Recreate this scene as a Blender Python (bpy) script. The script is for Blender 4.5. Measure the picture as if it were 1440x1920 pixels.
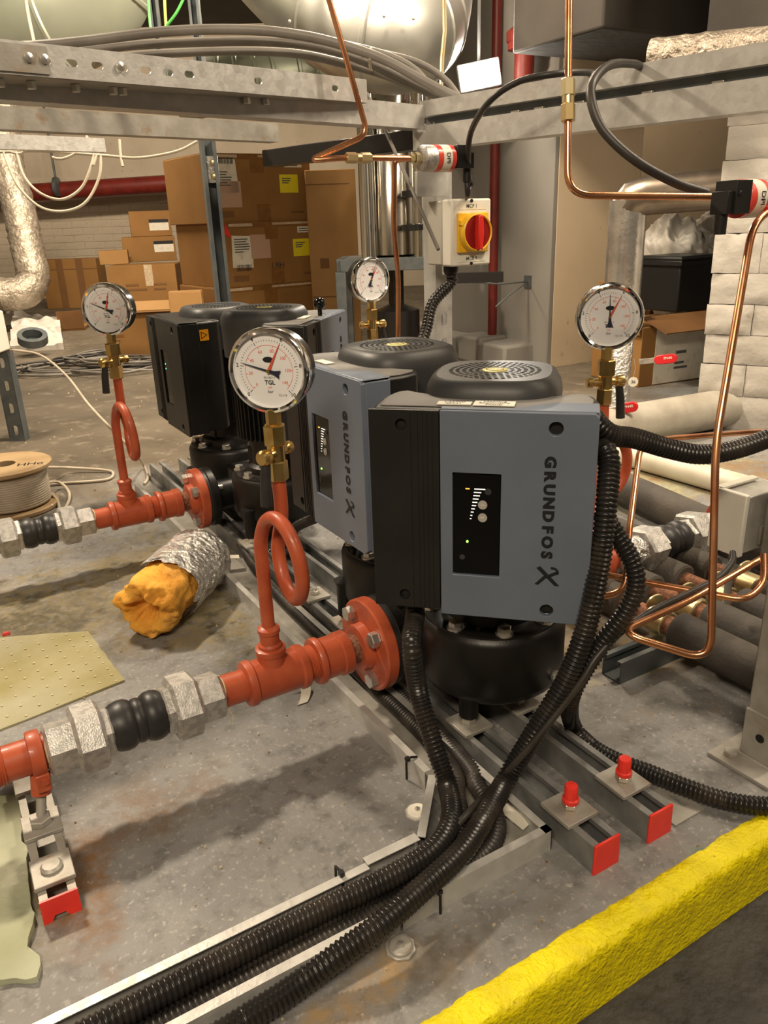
import bpy, bmesh, math, random
from mathutils import Vector, Matrix, noise as mnoise
from mathutils.geometry import delaunay_2d_cdt
random.seed(7)
for o in list(bpy.data.objects): bpy.data.objects.remove(o)
S = bpy.context.scene
COL = S.collection
V = Vector
PI = math.pi
# ------------------------------------------------------------------ camera
FPX = 1467.8
PITCH, YAW, ROLL = math.radians(20.575), math.radians(30.33), math.radians(-2.018)
CAM = V((0, 0, .75))
FWD = V((math.cos(PITCH)*math.sin(YAW), math.cos(PITCH)*math.cos(YAW), -math.sin(PITCH)))
_r = V((math.cos(YAW), -math.sin(YAW), 0)); _u = _r.cross(FWD)
RT = math.cos(ROLL)*_r + math.sin(ROLL)*_u
UP = -math.sin(ROLL)*_r + math.cos(ROLL)*_u
cd = bpy.data.cameras.new('camera'); cam = bpy.data.objects.new('camera', cd); COL.objects.link(cam)
cd.sensor_fit = 'HORIZONTAL'; cd.sensor_width = 36; cd.lens = 36*FPX/1440; cd.clip_start = .02; cd.clip_end = 60
cam.matrix_world = Matrix(((RT.x, UP.x, -FWD.x, CAM.x), (RT.y, UP.y, -FWD.y, CAM.y), (RT.z, UP.z, -FWD.z, CAM.z), (0, 0, 0, 1)))
S.camera = cam
# ------------------------------------------------------------------ world, lights, exposure
w = bpy.data.worlds.new('room_ambient'); S.world = w; w.use_nodes = True
w.node_tree.nodes['Background'].inputs[0].default_value = (1, .80, .58, 1)
w.node_tree.nodes['Background'].inputs[1].default_value = .10
S.view_settings.view_transform = 'Standard'; S.view_settings.look = 'None'
S.view_settings.gamma = 1; S.view_settings.use_curve_mapping = False
S.view_settings.exposure = .35
def area(name, loc, target, sx, sy, power, col=(1, .83, .62)):
    l = bpy.data.lights.new(name, 'AREA'); l.shape = 'RECTANGLE'; l.size = sx; l.size_y = sy; l.energy = power; l.color = col
    o = bpy.data.objects.new(name, l); COL.objects.link(o); o.location = loc
    o.rotation_euler = (V(target)-V(loc)).to_track_quat('-Z', 'Y').to_euler(); return o
area('ceiling_lamp_left', (-.15, 2.8, 2.35), (.5, 1.1, 0), .30, .12, 56)
area('ceiling_lamp_by_duct', (1.45, 2.45, 2.05), (1.5, 2.7, 1.2), .3, .1, 48)
area('ceiling_lamp_behind_camera', (-1.0, -.9, 2.45), (.6, 1.4, .3), 1.2, .3, 52)
area('ceiling_lamp_right', (2.5, -.5, 2.45), (1.4, 1.2, .2), 1.2, .25, 20)
area('fill_far_wall', (1.0, 5.2, 2.6), (1.4, 7.5, .3), 1.2, .2, 115)  # unseen fill, added to brighten the far wall
area('fill_pillar_front', (2.2, .5, 2.5), (3.0, 3.0, .5), .8, .2, 62)  # added fill out of view, lights the pillar front and block wall
area('ceiling_lamp_store', (2.9, 4.9, 2.6), (2.4, 4.6, 0), .8, .2, 14)
area('fill_alcove_wall', (3.75, 3.0, 2.6), (3.9, 3.6, .6), .5, .2, 12)  # extra fill put in to lift the cream wall beyond the pillar
# ------------------------------------------------------------------ pixel -> place helpers (1440 x 1920 frame)
def ray(px, py): return FWD + RT*((px-720)/FPX) - UP*((py-960)/FPX)
def D(px, py, d): return CAM + ray(px, py)*d
def Zp(px, py, z):
    r = ray(px, py); return CAM + r*((z-CAM.z)/r.z)
def Yp(px, py, y):
    r = ray(px, py); return CAM + r*((y-CAM.y)/r.y)
def Xp(px, py, x):
    r = ray(px, py); return CAM + r*((x-CAM.x)/r.x)
# ------------------------------------------------------------------ materials
MATS = {}
def mat(name, base, rough=.5, metal=0., c2=None, scale=20., lo=.4, hi=.6, bump=0., bscale=60., bdist=.004, c3=None, s3=5., lo3=.55, hi3=.65,
        emit=None, estr=1., trans=0., ior=1.45, alpha=1., spangle=0., rvar=0., detail=4., stretch=None, coat=0.):
    m = bpy.data.materials.new(name); m.use_nodes = True; nt = m.node_tree; N = nt.nodes; L = nt.links
    b = N['Principled BSDF']
    b.inputs['Base Color'].default_value = (*base, 1); b.inputs['Roughness'].default_value = rough; b.inputs['Metallic'].default_value = metal
    b.inputs['IOR'].default_value = ior; b.inputs['Transmission Weight'].default_value = trans; b.inputs['Alpha'].default_value = alpha
    b.inputs['Coat Weight'].default_value = coat
    tc = N.new('ShaderNodeTexCoord'); src = tc.outputs['Object']
    if stretch:
        mp = N.new('ShaderNodeMapping'); mp.inputs['Scale'].default_value = stretch; L.new(src, mp.inputs[0]); src = mp.outputs[0]
    def noise_fac(sc, lo, hi, det=detail):
        n = N.new('ShaderNodeTexNoise'); n.inputs['Scale'].default_value = sc; n.inputs['Detail'].default_value = det; L.new(src, n.inputs['Vector'])
        r = N.new('ShaderNodeMapRange'); r.inputs[1].default_value = lo; r.inputs[2].default_value = hi; L.new(n.outputs[0], r.inputs[0]); return r.outputs[0]
    cur = None
    def mix(fac, a, bcol):
        x = N.new('ShaderNodeMix'); x.data_type = 'RGBA'; L.new(fac, x.inputs[0])
        if a is None: x.inputs[6].default_value = (*base, 1)
        else: L.new(a, x.inputs[6])
        x.inputs[7].default_value = (*bcol, 1); return x.outputs[2]
    if c2: cur = mix(noise_fac(scale, lo, hi), cur, c2)
    if c3: cur = mix(noise_fac(s3, lo3, hi3, 8), cur, c3)
    if spangle:
        v = N.new('ShaderNodeTexVoronoi'); v.inputs['Scale'].default_value = spangle; L.new(src, v.inputs['Vector'])
        r = N.new('ShaderNodeMapRange'); r.inputs[3].default_value = rough-.12; r.inputs[4].default_value = rough+.14
        L.new(v.outputs['Color'], r.inputs[0]); L.new(r.outputs[0], b.inputs['Roughness'])
    elif rvar:
        f = noise_fac(scale*.7, .3, .7); r = N.new('ShaderNodeMapRange'); r.inputs[3].default_value = rough-rvar; r.inputs[4].default_value = rough+rvar
        L.new(f, r.inputs[0]); L.new(r.outputs[0], b.inputs['Roughness'])
    if cur is not None: L.new(cur, b.inputs['Base Color'])
    if bump:
        n = N.new('ShaderNodeTexNoise'); n.inputs['Scale'].default_value = bscale; n.inputs['Detail'].default_value = 6; L.new(src, n.inputs['Vector'])
        bn = N.new('ShaderNodeBump'); bn.inputs['Strength'].default_value = bump; bn.inputs['Distance'].default_value = bdist
        L.new(n.outputs[0], bn.inputs['Height']); L.new(bn.outputs[0], b.inputs['Normal'])
    if emit:
        b.inputs['Emission Color'].default_value = (*emit, 1); b.inputs['Emission Strength'].default_value = estr
    MATS[name] = m; return m
mat('galv', (.60, .59, .56), .40, .35, (.50, .49, .46), 40, .35, .65, .08, 200, spangle=90)
mat('galv_dull', (.42, .40, .36), .5, .3, (.32, .30, .26), 25, .35, .65, .1, 150, c3=(.30, .22, .14), s3=30, lo3=.58, hi3=.75)
mat('strut_dark', (.30, .30, .29), .45, .45, (.20, .205, .205), 30, .35, .65, .1, 120)
mat('strut_slate', (.10, .12, .13), .5, .35, (.15, .16, .16), 25, .35, .65)
mat('zinc_cast', (.63, .61, .58), .42, .75, (.45, .44, .42), 90, .45, .6, .25, 420)
mat('bolt_zinc', (.66, .64, .60), .33, .85, (.5, .46, .38), 50, .5, .7)
mat('red_paint', (.49, .098, .038), .42, 0, (.41, .075, .03), 30, .4, .62, .06, 90, coat=.15)
mat('red_paint_bright', (.60, .11, .035), .35, 0, (.5, .09, .03), 40, .4, .6, coat=.2)
mat('red_pipe_dark', (.20, .022, .014), .45, 0, (.15, .018, .012), 12, .4, .6)
mat('rust_thread', (.15, .065, .035), .8, .2, (.30, .13, .075), 140, .42, .6, .6, 300)
mat('red_plastic', (.86, .045, .03), .35, 0, (.72, .035, .025), 30, .4, .7)
mat('lever_red', (.62, .02, .025), .3)
mat('sensor_red', (.72, .07, .05), .3)
mat('grey_box', (.150, .178, .232), .42, .05, (.136, .162, .210), 12, .35, .65, .04, 900)
mat('black_plastic', (.0105, .0105, .0105), .42, 0, (.015, .0142, .013), 12, .4, .7, .05, 600)
mat('fan_plastic', (.034, .036, .039), .45, 0, (.055, .054, .052), 9, .45, .7, .05, 500)
mat('dusty_top', (.16, .155, .15), .6, 0, (.22, .20, .175), 14, .45, .7)
mat('cast_black', (.0045, .0042, .0038), .40, 0, (.008, .007, .006), 10, .4, .6, .06, 260)
mat('black_gloss', (.004, .004, .004), .08, 0)
mat('hole_dark', (.006, .006, .006), .7)
mat('rubber', (.022, .021, .021), .42, 0, (.032, .031, .031), 25, .45, .65)
mat('conduit', (.017, .0155, .0145), .30, 0, (.042, .034, .027), 22, .5, .72, .05, 300)
mat('conduit_dusty', (.030, .027, .025), .42, 0, (.066, .056, .046), 26, .45, .7, .05, 300)
mat('cable_black', (.028, .025, .023), .45, 0, (.05, .043, .036), 15, .45, .7)
mat('cable_grey', (.25, .23, .205), .45, 0, (.17, .155, .135), 8, .4, .65)
mat('cable_white', (.48, .42, .33), .5, 0, (.40, .34, .255), 14, .4, .65)
mat('copper', (.84, .40, .20), .26, .95, (.62, .25, .12), 16, .48, .68, rvar=.08)
mat('brass', (.74, .53, .20), .26, .95, (.58, .38, .12), 40, .45, .65)
mat('brass_dull', (.66, .58, .36), .36, .9, (.62, .46, .22), 12, .4, .6)
mat('chrome', (.86, .85, .83), .1, 1.)
mat('steel_black', (.035, .033, .032), .25, .5)
mat('dial_white', (.80, .80, .80), .4)
mat('print_black', (.012, .012, .014), .5)
mat('print_red', (.75, .12, .08), .5)
mat('needle_blue', (.02, .025, .05), .4)
mat('needle_red', (.62, .10, .05), .4)
mat('glass', (.95, .95, .95), .03, 0, trans=1., ior=1.15)
mat('label_white', (.80, .77, .66), .45)
mat('paper', (.74, .70, .60), .6, 0, (.62, .57, .46), 30, .5, .7)
mat('enclosure', (.80, .77, .68), .42, 0, (.72, .69, .60), 12, .45, .7)
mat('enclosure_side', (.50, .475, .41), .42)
mat('switch_yellow', (.86, .50, .03), .35)
mat('switch_red', (.26, .012, .010), .3)
mat('switch_red_light', (.66, .03, .02), .3)
mat('led_white', (.9, .9, .85), .4, emit=(1, .95, .85), estr=.7)
mat('led_green', (.3, .9, .1), .4, emit=(.3, 1, .08), estr=3.)
mat('led_teal', (.1, .9, .6), .4, emit=(.1, 1, .6), estr=1.6)
mat('led_amber', (.9, .4, .05), .4, emit=(1, .4, .05), estr=1.6)
mat('button_grey', (.42, .40, .36), .5)
mat('cardboard', (.30, .152, .044), .75, 0, (.25, .125, .034), 4, .35, .65, .05, 150)
mat('cardboard_light', (.40, .222, .078), .75, 0, (.35, .19, .064), 5, .35, .65, .05, 150)
mat('cardboard_dark', (.20, .095, .032), .75, 0, (.16, .075, .025), 5, .35, .65)
mat('tape', (.25, .115, .028), .2, 0, (.20, .09, .022), 20, .4, .6)
mat('tape_clear_gleam', (.52, .40, .27), .12, 0, (.62, .50, .36), 40, .5, .6, .3, 60)  # real clear tape, and the painted gleam on the stacked cartons
mat('label_yellow', (.80, .68, .02), .45)
mat('sticker_orange', (.85, .36, .01), .4)
mat('foil', (.84, .83, .80), .2, .85, (.66, .64, .61), 30, .4, .6, 1., 75, bdist=.016)
mat('foil_smooth', (.74, .71, .66), .24, .9, (.58, .55, .50), 20, .4, .65, .35, 60)
mat('foil_dull', (.40, .34, .27), .45, .55, (.54, .47, .38), 12, .45, .62, 1., 26, bdist=.02)
mat('jacket_brown', (.30, .25, .20), .3, .85, (.22, .18, .14), 10, .4, .6)
mat('foil_shaded', (.26, .22, .175), .42, .7, (.36, .30, .24), 14, .45, .62, 1., 40, bdist=.02)  # foil colour darkened for the shade above the right beam
mat('badge', (.62, .54, .16), .4, .2)
mat('paper_pink', (.52, .33, .24), .6)
mat('duct', (.56, .56, .52), .36, .8, (.47, .47, .43), 6, .4, .65, .05, 40)
mat('duct_green', (.46, .49, .40), .45, .5, (.38, .41, .32), 4, .4, .65)
mat('stainless', (.72, .69, .63), .16, 1., (.6, .57, .5), 3, .4, .6)
mat('wool', (.80, .40, .055), .9, 0, (.62, .27, .03), 22, .38, .62, .9, 90, c3=(.86, .50, .12), s3=9, lo3=.5, hi3=.7)
mat('absorbent', (.35, .32, .18), .85, 0, (.28, .245, .105), 7, .4, .62, .25, 260, c3=(.38, .36, .245), s3=3, lo3=.45, hi3=.6)
mat('pale_mat', (.46, .48, .35), .8, 0, (.33, .35, .22), 6, .4, .62, .3, 120, c3=(.66, .66, .54), s3=14, lo3=.55, hi3=.7)
mat('lagging_black', (.055, .048, .042), .75, 0, (.10, .085, .068), 9, .42, .66, .3, 150)
mat('lagging_grey', (.20, .18, .15), .75, 0, (.28, .25, .20), 9, .42, .66, .3, 120)
mat('plastic_bag', (.72, .69, .63), .3, 0, (.62, .58, .52), 8, .4, .6)
mat('black_crate', (.012, .012, .012), .4)
mat('wood_reel', (.40, .28, .15), .6, 0, (.32, .21, .10), 10, .4, .6, coat=.2)
mat('white_pipe', (.60, .55, .45), .45, 0, (.5, .45, .35), 9, .45, .65)
mat('grey_pipe', (.40, .37, .31), .55, 0, (.30, .27, .22), 9, .4, .65, .3, 60)
mat('wall_white', (.62, .53, .41), .8, 0, (.54, .46, .35), 3, .38, .65, .2, 40, c3=(.34, .27, .19), s3=26, lo3=.66, hi3=.78)
mat('wall_stone', (.47, .44, .395), .75, 0, (.42, .39, .345), 6, .38, .65, .55, 45, c3=(.22, .17, .12), s3=22, lo3=.68, hi3=.78)
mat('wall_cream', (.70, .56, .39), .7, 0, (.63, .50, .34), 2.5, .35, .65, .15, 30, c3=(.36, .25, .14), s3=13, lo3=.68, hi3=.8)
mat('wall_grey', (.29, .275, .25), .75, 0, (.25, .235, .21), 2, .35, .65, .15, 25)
mat('ceiling_dark', (.05, .042, .035), .9, 0, (.03, .026, .022), 3, .35, .65, .4, 20)
mat('ceiling_block', (.075, .062, .046), .85, 0, (.05, .042, .032), 4, .35, .65)
mat('yellow_paint', (.92, .78, .002), .40, 0, (.80, .66, .002), 30, .38, .6, 1., 170, c3=(.30, .23, .02), s3=110, lo3=.69, hi3=.78)
mat('lower_floor', (.036, .034, .033), .6, 0, (.058, .054, .050), 14, .42, .62, 1., 90, c3=(.016, .015, .013), s3=24, lo3=.56, hi3=.7)
mat('lamp_glow', (1, 1, 1), .5, emit=(1, .95, .85), estr=26)
mat('lamp_body', (.5, .5, .5), .5)
mat('dust', (.55, .45, .30), .9)
mat('debris', (.50, .44, .34), .9, 0, (.30, .22, .13), 40, .4, .6)
mat('green_wire', (.05, .28, .05), .4); mat('yellow_wire', (.62, .55, .05), .4)
mat('sponge_red', (.6, .05, .04), .6)
mat('hemp', (.62, .50, .30), .9)
# floor: worn grey paint, bare yellowish patches, rust, specks
def floor_mat():
    m = bpy.data.materials.new('floor_paint'); m.use_nodes = True; nt = m.node_tree; N = nt.nodes; L = nt.links; b = N['Principled BSDF']
    tc = N.new('ShaderNodeTexCoord'); src = tc.outputs['Object']
    def nz(sc, det=6, off=(0, 0, 0)):
        mp = N.new('ShaderNodeMapping'); mp.inputs['Location'].default_value = off; L.new(src, mp.inputs[0])
        n = N.new('ShaderNodeTexNoise'); n.inputs['Scale'].default_value = sc; n.inputs['Detail'].default_value = det; n.inputs['Roughness'].default_value = .62
        L.new(mp.outputs[0], n.inputs['Vector']); return n.outputs[0]
    def rng(s, lo, hi, a=0., c=1.):
        r = N.new('ShaderNodeMapRange'); r.inputs[1].default_value = lo; r.inputs[2].default_value = hi; r.inputs[3].default_value = a; r.inputs[4].default_value = c
        L.new(s, r.inputs[0]); return r.outputs[0]
    def mth(op, a, c):
        x = N.new('ShaderNodeMath'); x.operation = op
        for i, q in enumerate((a, c)):
            if hasattr(q, 'links'): L.new(q, x.inputs[i])
            else: x.inputs[i].default_value = q
        return x.outputs[0]
    def mix(f, a, c):
        x = N.new('ShaderNodeMix'); x.data_type = 'RGBA'; L.new(f, x.inputs[0])
        for i, q in ((6, a), (7, c)):
            if hasattr(q, 'links'): L.new(q, x.inputs[i])
            else: x.inputs[i].default_value = (*q, 1)
        return x.outputs[2]
    def blob(cx, cy, rx, ry, soft=.5, jag=.5):           # a stain with its own outline
        mp = N.new('ShaderNodeMapping'); mp.vector_type = 'TEXTURE'; mp.inputs['Location'].default_value = (cx, cy, 0); mp.inputs['Scale'].default_value = (rx, ry, 1)
        L.new(src, mp.inputs[0]); g = N.new('ShaderNodeVectorMath'); g.operation = 'LENGTH'; L.new(mp.outputs[0], g.inputs[0])
        j = rng(nz(9, 8, (cx*3, cy, 0)), .3, .7, -jag, jag)
        f = rng(mth('ADD', g.outputs['Value'], j), 1., 1.-soft)
        return mth('MULTIPLY', f, rng(nz(55, 8, (cy*5, cx*2, 0)), .36, .58, .25, 1.))
    grey = mix(rng(nz(5), .35, .68), (.185, .182, .178), (.262, .256, .246))
    grey = mix(rng(nz(34, 8), .5, .70), grey, (.125, .12, .112))
    grey = mix(rng(nz(120, 6, (2, 5, 0)), .56, .68), grey, (.36, .345, .315))
    bare = mix(rng(nz(7, 8, (3, 1, 0)), .38, .62), (.27, .222, .118), (.165, .13, .06))
    bare = mix(rng(nz(16, 8, (7, 1, 0)), .50, .62), bare, (.075, .06, .028))
    far = mix(rng(nz(2.2, 8, (5, 2, 0)), .35, .66), (.165, .136, .098), (.092, .075, .054))
    far = mix(rng(nz(12, 8, (1, 2, 0)), .55, .68), far, (.24, .20, .152))
    sy = N.new('ShaderNodeSeparateXYZ'); L.new(src, sy.inputs[0])
    c = mix(rng(mth('ADD', sy.outputs[1], rng(nz(3, 4), .3, .7, -.3, .3)), 2.05, 2.5), grey, far)
    for (bx_, by_, rx, ry) in ((.06, 1.62, .42, .34), (.40, 1.42, .13, .20), (.42, 1.75, .2, .25), (-.02, .86, .055, .12)):
        c = mix(blob(bx_, by_, rx, ry), c, bare)
    c = mix(blob(.10, 1.62, .2, .14, .8, .8), c, (.085, .07, .035))
    c = mix(blob(.36, 1.62, .16, .10, .8, .8), c, (.09, .075, .04))
    c = mix(blob(.055, .83, .05, .13, .6, .7), c, (.19, .105, .05))
    c = mix(blob(.15, .93, .11, .07, .9, .8), c, (.17, .115, .075))
    c = mix(blob(.295, .52, .10, .035, .9, .9), c, (.33, .22, .10))
    c = mix(blob(.40, .51, .10, .045, .8, 1.1), c, (.15, .13, .105))
    c = mix(blob(.81, .90, .10, .10, .6, .7), c, (.48, .42, .28))
    c = mix(blob(1.0, .93, .28, .22, .7, .8), c, (.22, .16, .085))
    c = mix(blob(1.75, 1.55, .55, .30, .6, .6), c, (.34, .33, .19))
    c = mix(blob(1.95, 1.42, .25, .16, .6, .7), c, (.24, .15, .07))
    c = mix(blob(2.05, 1.85, .5, .2, .6, .6), c, (.11, .10, .085))
    c = mix(blob(.705, .465, .018, .012, .8, .5), c, (.07, .15, .08))
    c = mix(rng(nz(150, 4), .70, .745), c, (.60, .54, .42))
    c = mix(rng(nz(60, 8, (9, 9, 0)), .66, .72), c, (.14, .07, .035))
    L.new(c, b.inputs['Base Color'])
    L.new(rng(nz(6, 6, (4, 4, 0)), .3, .7, .42, .7), b.inputs['Roughness'])
    bn = N.new('ShaderNodeBump'); bn.inputs['Strength'].default_value = .35; bn.inputs['Distance'].default_value = .004
    L.new(mth('ADD', nz(70, 8), mth('MULTIPLY', nz(14, 6), 1.4)), bn.inputs['Height']); L.new(bn.outputs[0], b.inputs['Normal'])
    MATS['floor'] = m
floor_mat()
# ------------------------------------------------------------------ mesh builder
def frame(o, u, v=None):
    """matrix with columns u, v, u x v at o"""
    u = V(u).normalized()
    if v is None: v = V((0, 0, 1)) if abs(u.z) < .9 else V((0, 1, 0))
    v = V(v); v = (v-u*v.dot(u)).normalized(); w_ = u.cross(v)
    return Matrix(((u.x, v.x, w_.x, o[0]), (u.y, v.y, w_.y, o[1]), (u.z, v.z, w_.z, o[2]), (0, 0, 0, 1)))
def rotz(a, o=(0, 0, 0)): return Matrix.Translation(V(o)) @ Matrix.Rotation(a, 4, 'Z')
class MB:
    def __init__(s, M=None): s.v = []; s.f = []; s.M = M
    def add(s, vs, fs, M=None):
        n = len(s.v)
        for p in vs:
            p = V(p)
            if M: p = M @ p
            if s.M: p = s.M @ p
            s.v.append(p)
        for f in fs: s.f.append(tuple(i+n for i in f))
        return s
    def box(s, c, d, M=None, taper=1.):
        x, y, z = d[0]/2, d[1]/2, d[2]/2
        vs = [(c[0]+a*x*(taper if e > 0 else 1), c[1]+b_*y*(taper if e > 0 else 1), c[2]+e*z) for e in (-1, 1) for a, b_ in ((-1, -1), (1, -1), (1, 1), (-1, 1))]
        return s.add(vs, [(3, 2, 1, 0), (4, 5, 6, 7), (0, 1, 5, 4), (1, 2, 6, 5), (2, 3, 7, 6), (3, 0, 4, 7)], M)
    def lathe(s, prof, o, ax, n=20, M=None, rot=0., ref=None):
        F = frame(o, ax, ref); vs = []; fs = []
        for r, h in prof:
            for k in range(n):
                a = 2*PI*k/n+rot; vs.append(F @ V((h, r*math.cos(a), r*math.sin(a))))
        m = len(prof)
        for i in range(m-1):
            for k in range(n):
                k2 = (k+1) % n; fs.append((i*n+k, i*n+k2, (i+1)*n+k2, (i+1)*n+k))
        if prof[0][0] > 1e-6: fs.append(tuple(reversed(range(n))))
        if prof[-1][0] > 1e-6: fs.append(tuple((m-1)*n+k for k in range(n)))
        return s.add(vs, fs, M)
    def cyl(s, p0, p1, r0, r1=None, n=16, M=None, rot=0., ref=None):
        p0 = V(p0); p1 = V(p1); L_ = (p1-p0).length
        return s.lathe([(r0, 0), (r0 if r1 is None else r1, L_)], p0, p1-p0, n, M, rot, ref)
    def rcyl(s, p0, p1, r, ch, n=16, M=None, rot=0.):
        p0 = V(p0); p1 = V(p1); L_ = (p1-p0).length
        return s.lathe([(r-ch, 0), (r, ch), (r, L_-ch), (r-ch, L_)], p0, p1-p0, n, M, rot)
    def tube(s, pts, r, n=10, M=None, cap=True):
        pts = [V(p) for p in pts]; m = len(pts); vs = []; fs = []
        t = [(pts[min(i+1, m-1)]-pts[max(i-1, 0)]).normalized() for i in range(m)]
        u = t[0].orthogonal().normalized()
        for i in range(m):
            u = (u-t[i]*u.dot(t[i])).normalized(); w_ = t[i].cross(u); ri = r[i] if isinstance(r, list) else r
            for k in range(n):
                a = 2*PI*k/n; vs.append(pts[i]+(u*math.cos(a)+w_*math.sin(a))*ri)
        for i in range(m-1):
            for k in range(n):
                k2 = (k+1) % n; fs.append((i*n+k, i*n+k2, (i+1)*n+k2, (i+1)*n+k))
        if cap: fs += [tuple(reversed(range(n))), tuple((m-1)*n+k for k in range(n))]
        return s.add(vs, fs, M)
    def prism(s, poly, F, t):
        """polygon in the u,v plane of F, extruded t along w"""
        n = len(poly); vs = [F @ V((x, y, 0)) for x, y in poly]+[F @ V((x, y, t)) for x, y in poly]
        fs = [tuple(reversed(range(n))), tuple(range(n, 2*n))]+[(i, (i+1) % n, n+(i+1) % n, n+i) for i in range(n)]
        return s.add(vs, fs)
    def plate(s, outer, holes, F, t):
        """flat plate with real holes"""
        pts = [V(p) for p in outer]; edges = [(i, (i+1) % len(outer)) for i in range(len(outer))]
        for h in holes:
            b0 = len(pts); pts += [V(p) for p in h]; edges += [(b0+i, b0+(i+1) % len(h)) for i in range(len(h))]
        cp, ce, cf, *_ = delaunay_2d_cdt(pts, edges, [], 1, 1e-7)
        def inside(c, poly):
            r = False; j = len(poly)-1
            for i in range(len(poly)):
                if (poly[i][1] > c.y) != (poly[j][1] > c.y) and c.x < (poly[j][0]-poly[i][0])*(c.y-poly[i][1])/(poly[j][1]-poly[i][1])+poly[i][0]: r = not r
                j = i
            return r
        bb = [(min(p[0] for p in h), max(p[0] for p in h), min(p[1] for p in h), max(p[1] for p in h)) for h in holes]
        keep = []
        for f in cf:
            c = sum((cp[i] for i in f), V((0, 0)))/len(f)
            if inside(c, outer) and not any(b_[0] <= c.x <= b_[1] and b_[2] <= c.y <= b_[3] and inside(c, h) for h, b_ in zip(holes, bb)): keep.append(tuple(f))
        n = len(cp); vs = [F @ V((p.x, p.y, 0)) for p in cp]+[F @ V((p.x, p.y, t)) for p in cp]
        fs = [tuple(reversed(f)) for f in keep]+[tuple(i+n for i in f) for f in keep]
        cnt = {}
        for f in keep:
            for i in range(len(f)):
                e = (f[i], f[(i+1) % len(f)]); cnt[e] = 1
        for (a, b_) in list(cnt):
            if (b_, a) not in cnt: fs.append((a, b_, b_+n, a+n))
        return s.add(vs, fs)
def finish(name, me, m, parent, kind, sm):
    if isinstance(m, str): m = MATS[m]
    me.materials.clear(); me.materials.append(m)
    if sm:
        me.polygons.foreach_set('use_smooth', [True]*len(me.polygons)); me.set_sharp_from_angle(angle=math.radians(sm))
    o = bpy.data.objects.new(name, me); COL.objects.link(o)
    if parent: o.parent = parent
    if kind: o['kind'] = kind
    return o
def obj(name, mb, m, parent=None, bevel=0., sm=35, kind=None, label=None, seg=2):
    """one mesh object; world-placed vertices are made local to the parent"""
    me = bpy.data.meshes.new(name)
    off = V((0, 0, 0))
    q = parent
    while q: off += V(q.location); q = q.parent
    me.from_pydata([p-off for p in mb.v], [], mb.f); me.update()
    bm = bmesh.new(); bm.from_mesh(me); bmesh.ops.recalc_face_normals(bm, faces=bm.faces); bm.to_mesh(me); bm.free()
    o = finish(name, me, m, parent, kind, sm)
    if bevel:
        md = o.modifiers.new('bevel', 'BEVEL'); md.width = bevel; md.segments = seg; md.limit_method = 'ANGLE'; md.angle_limit = math.radians(35)
    if label: o['label'] = label
    return o
def thing(name, loc, label, cat, group=None):
    o = bpy.data.objects.new(name, None); COL.objects.link(o); o.location = loc; o.empty_display_size = .05
    o['label'] = label; o['category'] = cat
    if group: o['group'] = group
    return o
def tag(o, label, cat, group=None):
    o['label'] = label; o['category'] = cat
    if group: o['group'] = group
    return o
_txt = {}
def text_geo(body, size, bold=0., ext=0.):
    key = (body, bold, ext)
    if key not in _txt:
        c = bpy.data.curves.new('t', 'FONT'); c.body = body; c.size = 1; c.align_x = 'CENTER'; c.align_y = 'CENTER'; c.offset = bold; c.extrude = ext; c.resolution_u = 3
        t = bpy.data.objects.new('t', c); COL.objects.link(t); dg = bpy.context.evaluated_depsgraph_get()
        me = bpy.data.meshes.new_from_object(t.evaluated_get(dg))
        _txt[key] = ([v.co.copy() for v in me.vertices], [tuple(p.vertices) for p in me.polygons])
        bpy.data.objects.remove(t); bpy.data.curves.remove(c); bpy.data.meshes.remove(me)
    vs, fs = _txt[key]; return [v*size for v in vs], fs
def text(mb, body, size, F, bold=0., ext=0., sx=1.):
    vs, fs = text_geo(body, size, bold, ext); mb.add([V((p.x*sx, p.y, p.z)) for p in vs], fs, F); return mb
def spline(pts, step=.01):
    """Catmull-Rom through the points, evenly stepped"""
    P = [V(p) for p in pts]; P = [P[0]*2-P[1]]+P+[P[-1]*2-P[-2]]; out = []
    for i in range(1, len(P)-2):
        n = 24
        for k in range(n):
            t = k/n; a, b_, c, d = P[i-1], P[i], P[i+1], P[i+2]
            out.append(.5*((2*b_)+(c-a)*t+(2*a-5*b_+4*c-d)*t*t+(3*b_-a-3*c+d)*t**3))
    out.append(P[-2]); res = [out[0]]; acc = 0.
    for i in range(1, len(out)):
        seg = out[i]-out[i-1]; L_ = seg.length
        if L_ < 1e-9: continue
        pos = 0.
        while acc+(L_-pos) >= step:
            pos += step-acc; acc = 0.; res.append(out[i-1]+seg*(pos/L_))
        acc += L_-pos
    if (res[-1]-out[-1]).length > step*.3: res.append(out[-1])
    return res
def fillet(pts, r, n=7):
    P = [V(p) for p in pts]; out = [P[0]]
    for i in range(1, len(P)-1):
        a = (P[i-1]-P[i]); b_ = (P[i+1]-P[i]); d = min(r, a.length*.45, b_.length*.45)
        p0 = P[i]+a.normalized()*d; p1 = P[i]+b_.normalized()*d
        for k in range(n+1):
            t = k/n; out.append(p0*(1-t)**2+P[i]*2*t*(1-t)+p1*t*t)
    out.append(P[-1]); return out
def corr(mb, pts, r, pitch=.0060, depth=.0016, n=14):
    """corrugated conduit: rounded ridges along the path"""
    c = spline(pts, pitch/4); rr = [r-depth*(0, .45, 1., .45)[i % 4] for i in range(len(c))]
    return mb.tube(c, rr, n)
def circ(cx, cy, r, n=12, a0=0., rx=None): return [(cx+(rx or r)*math.cos(a0+2*PI*k/n), cy+r*math.sin(a0+2*PI*k/n)) for k in range(n)]
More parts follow.
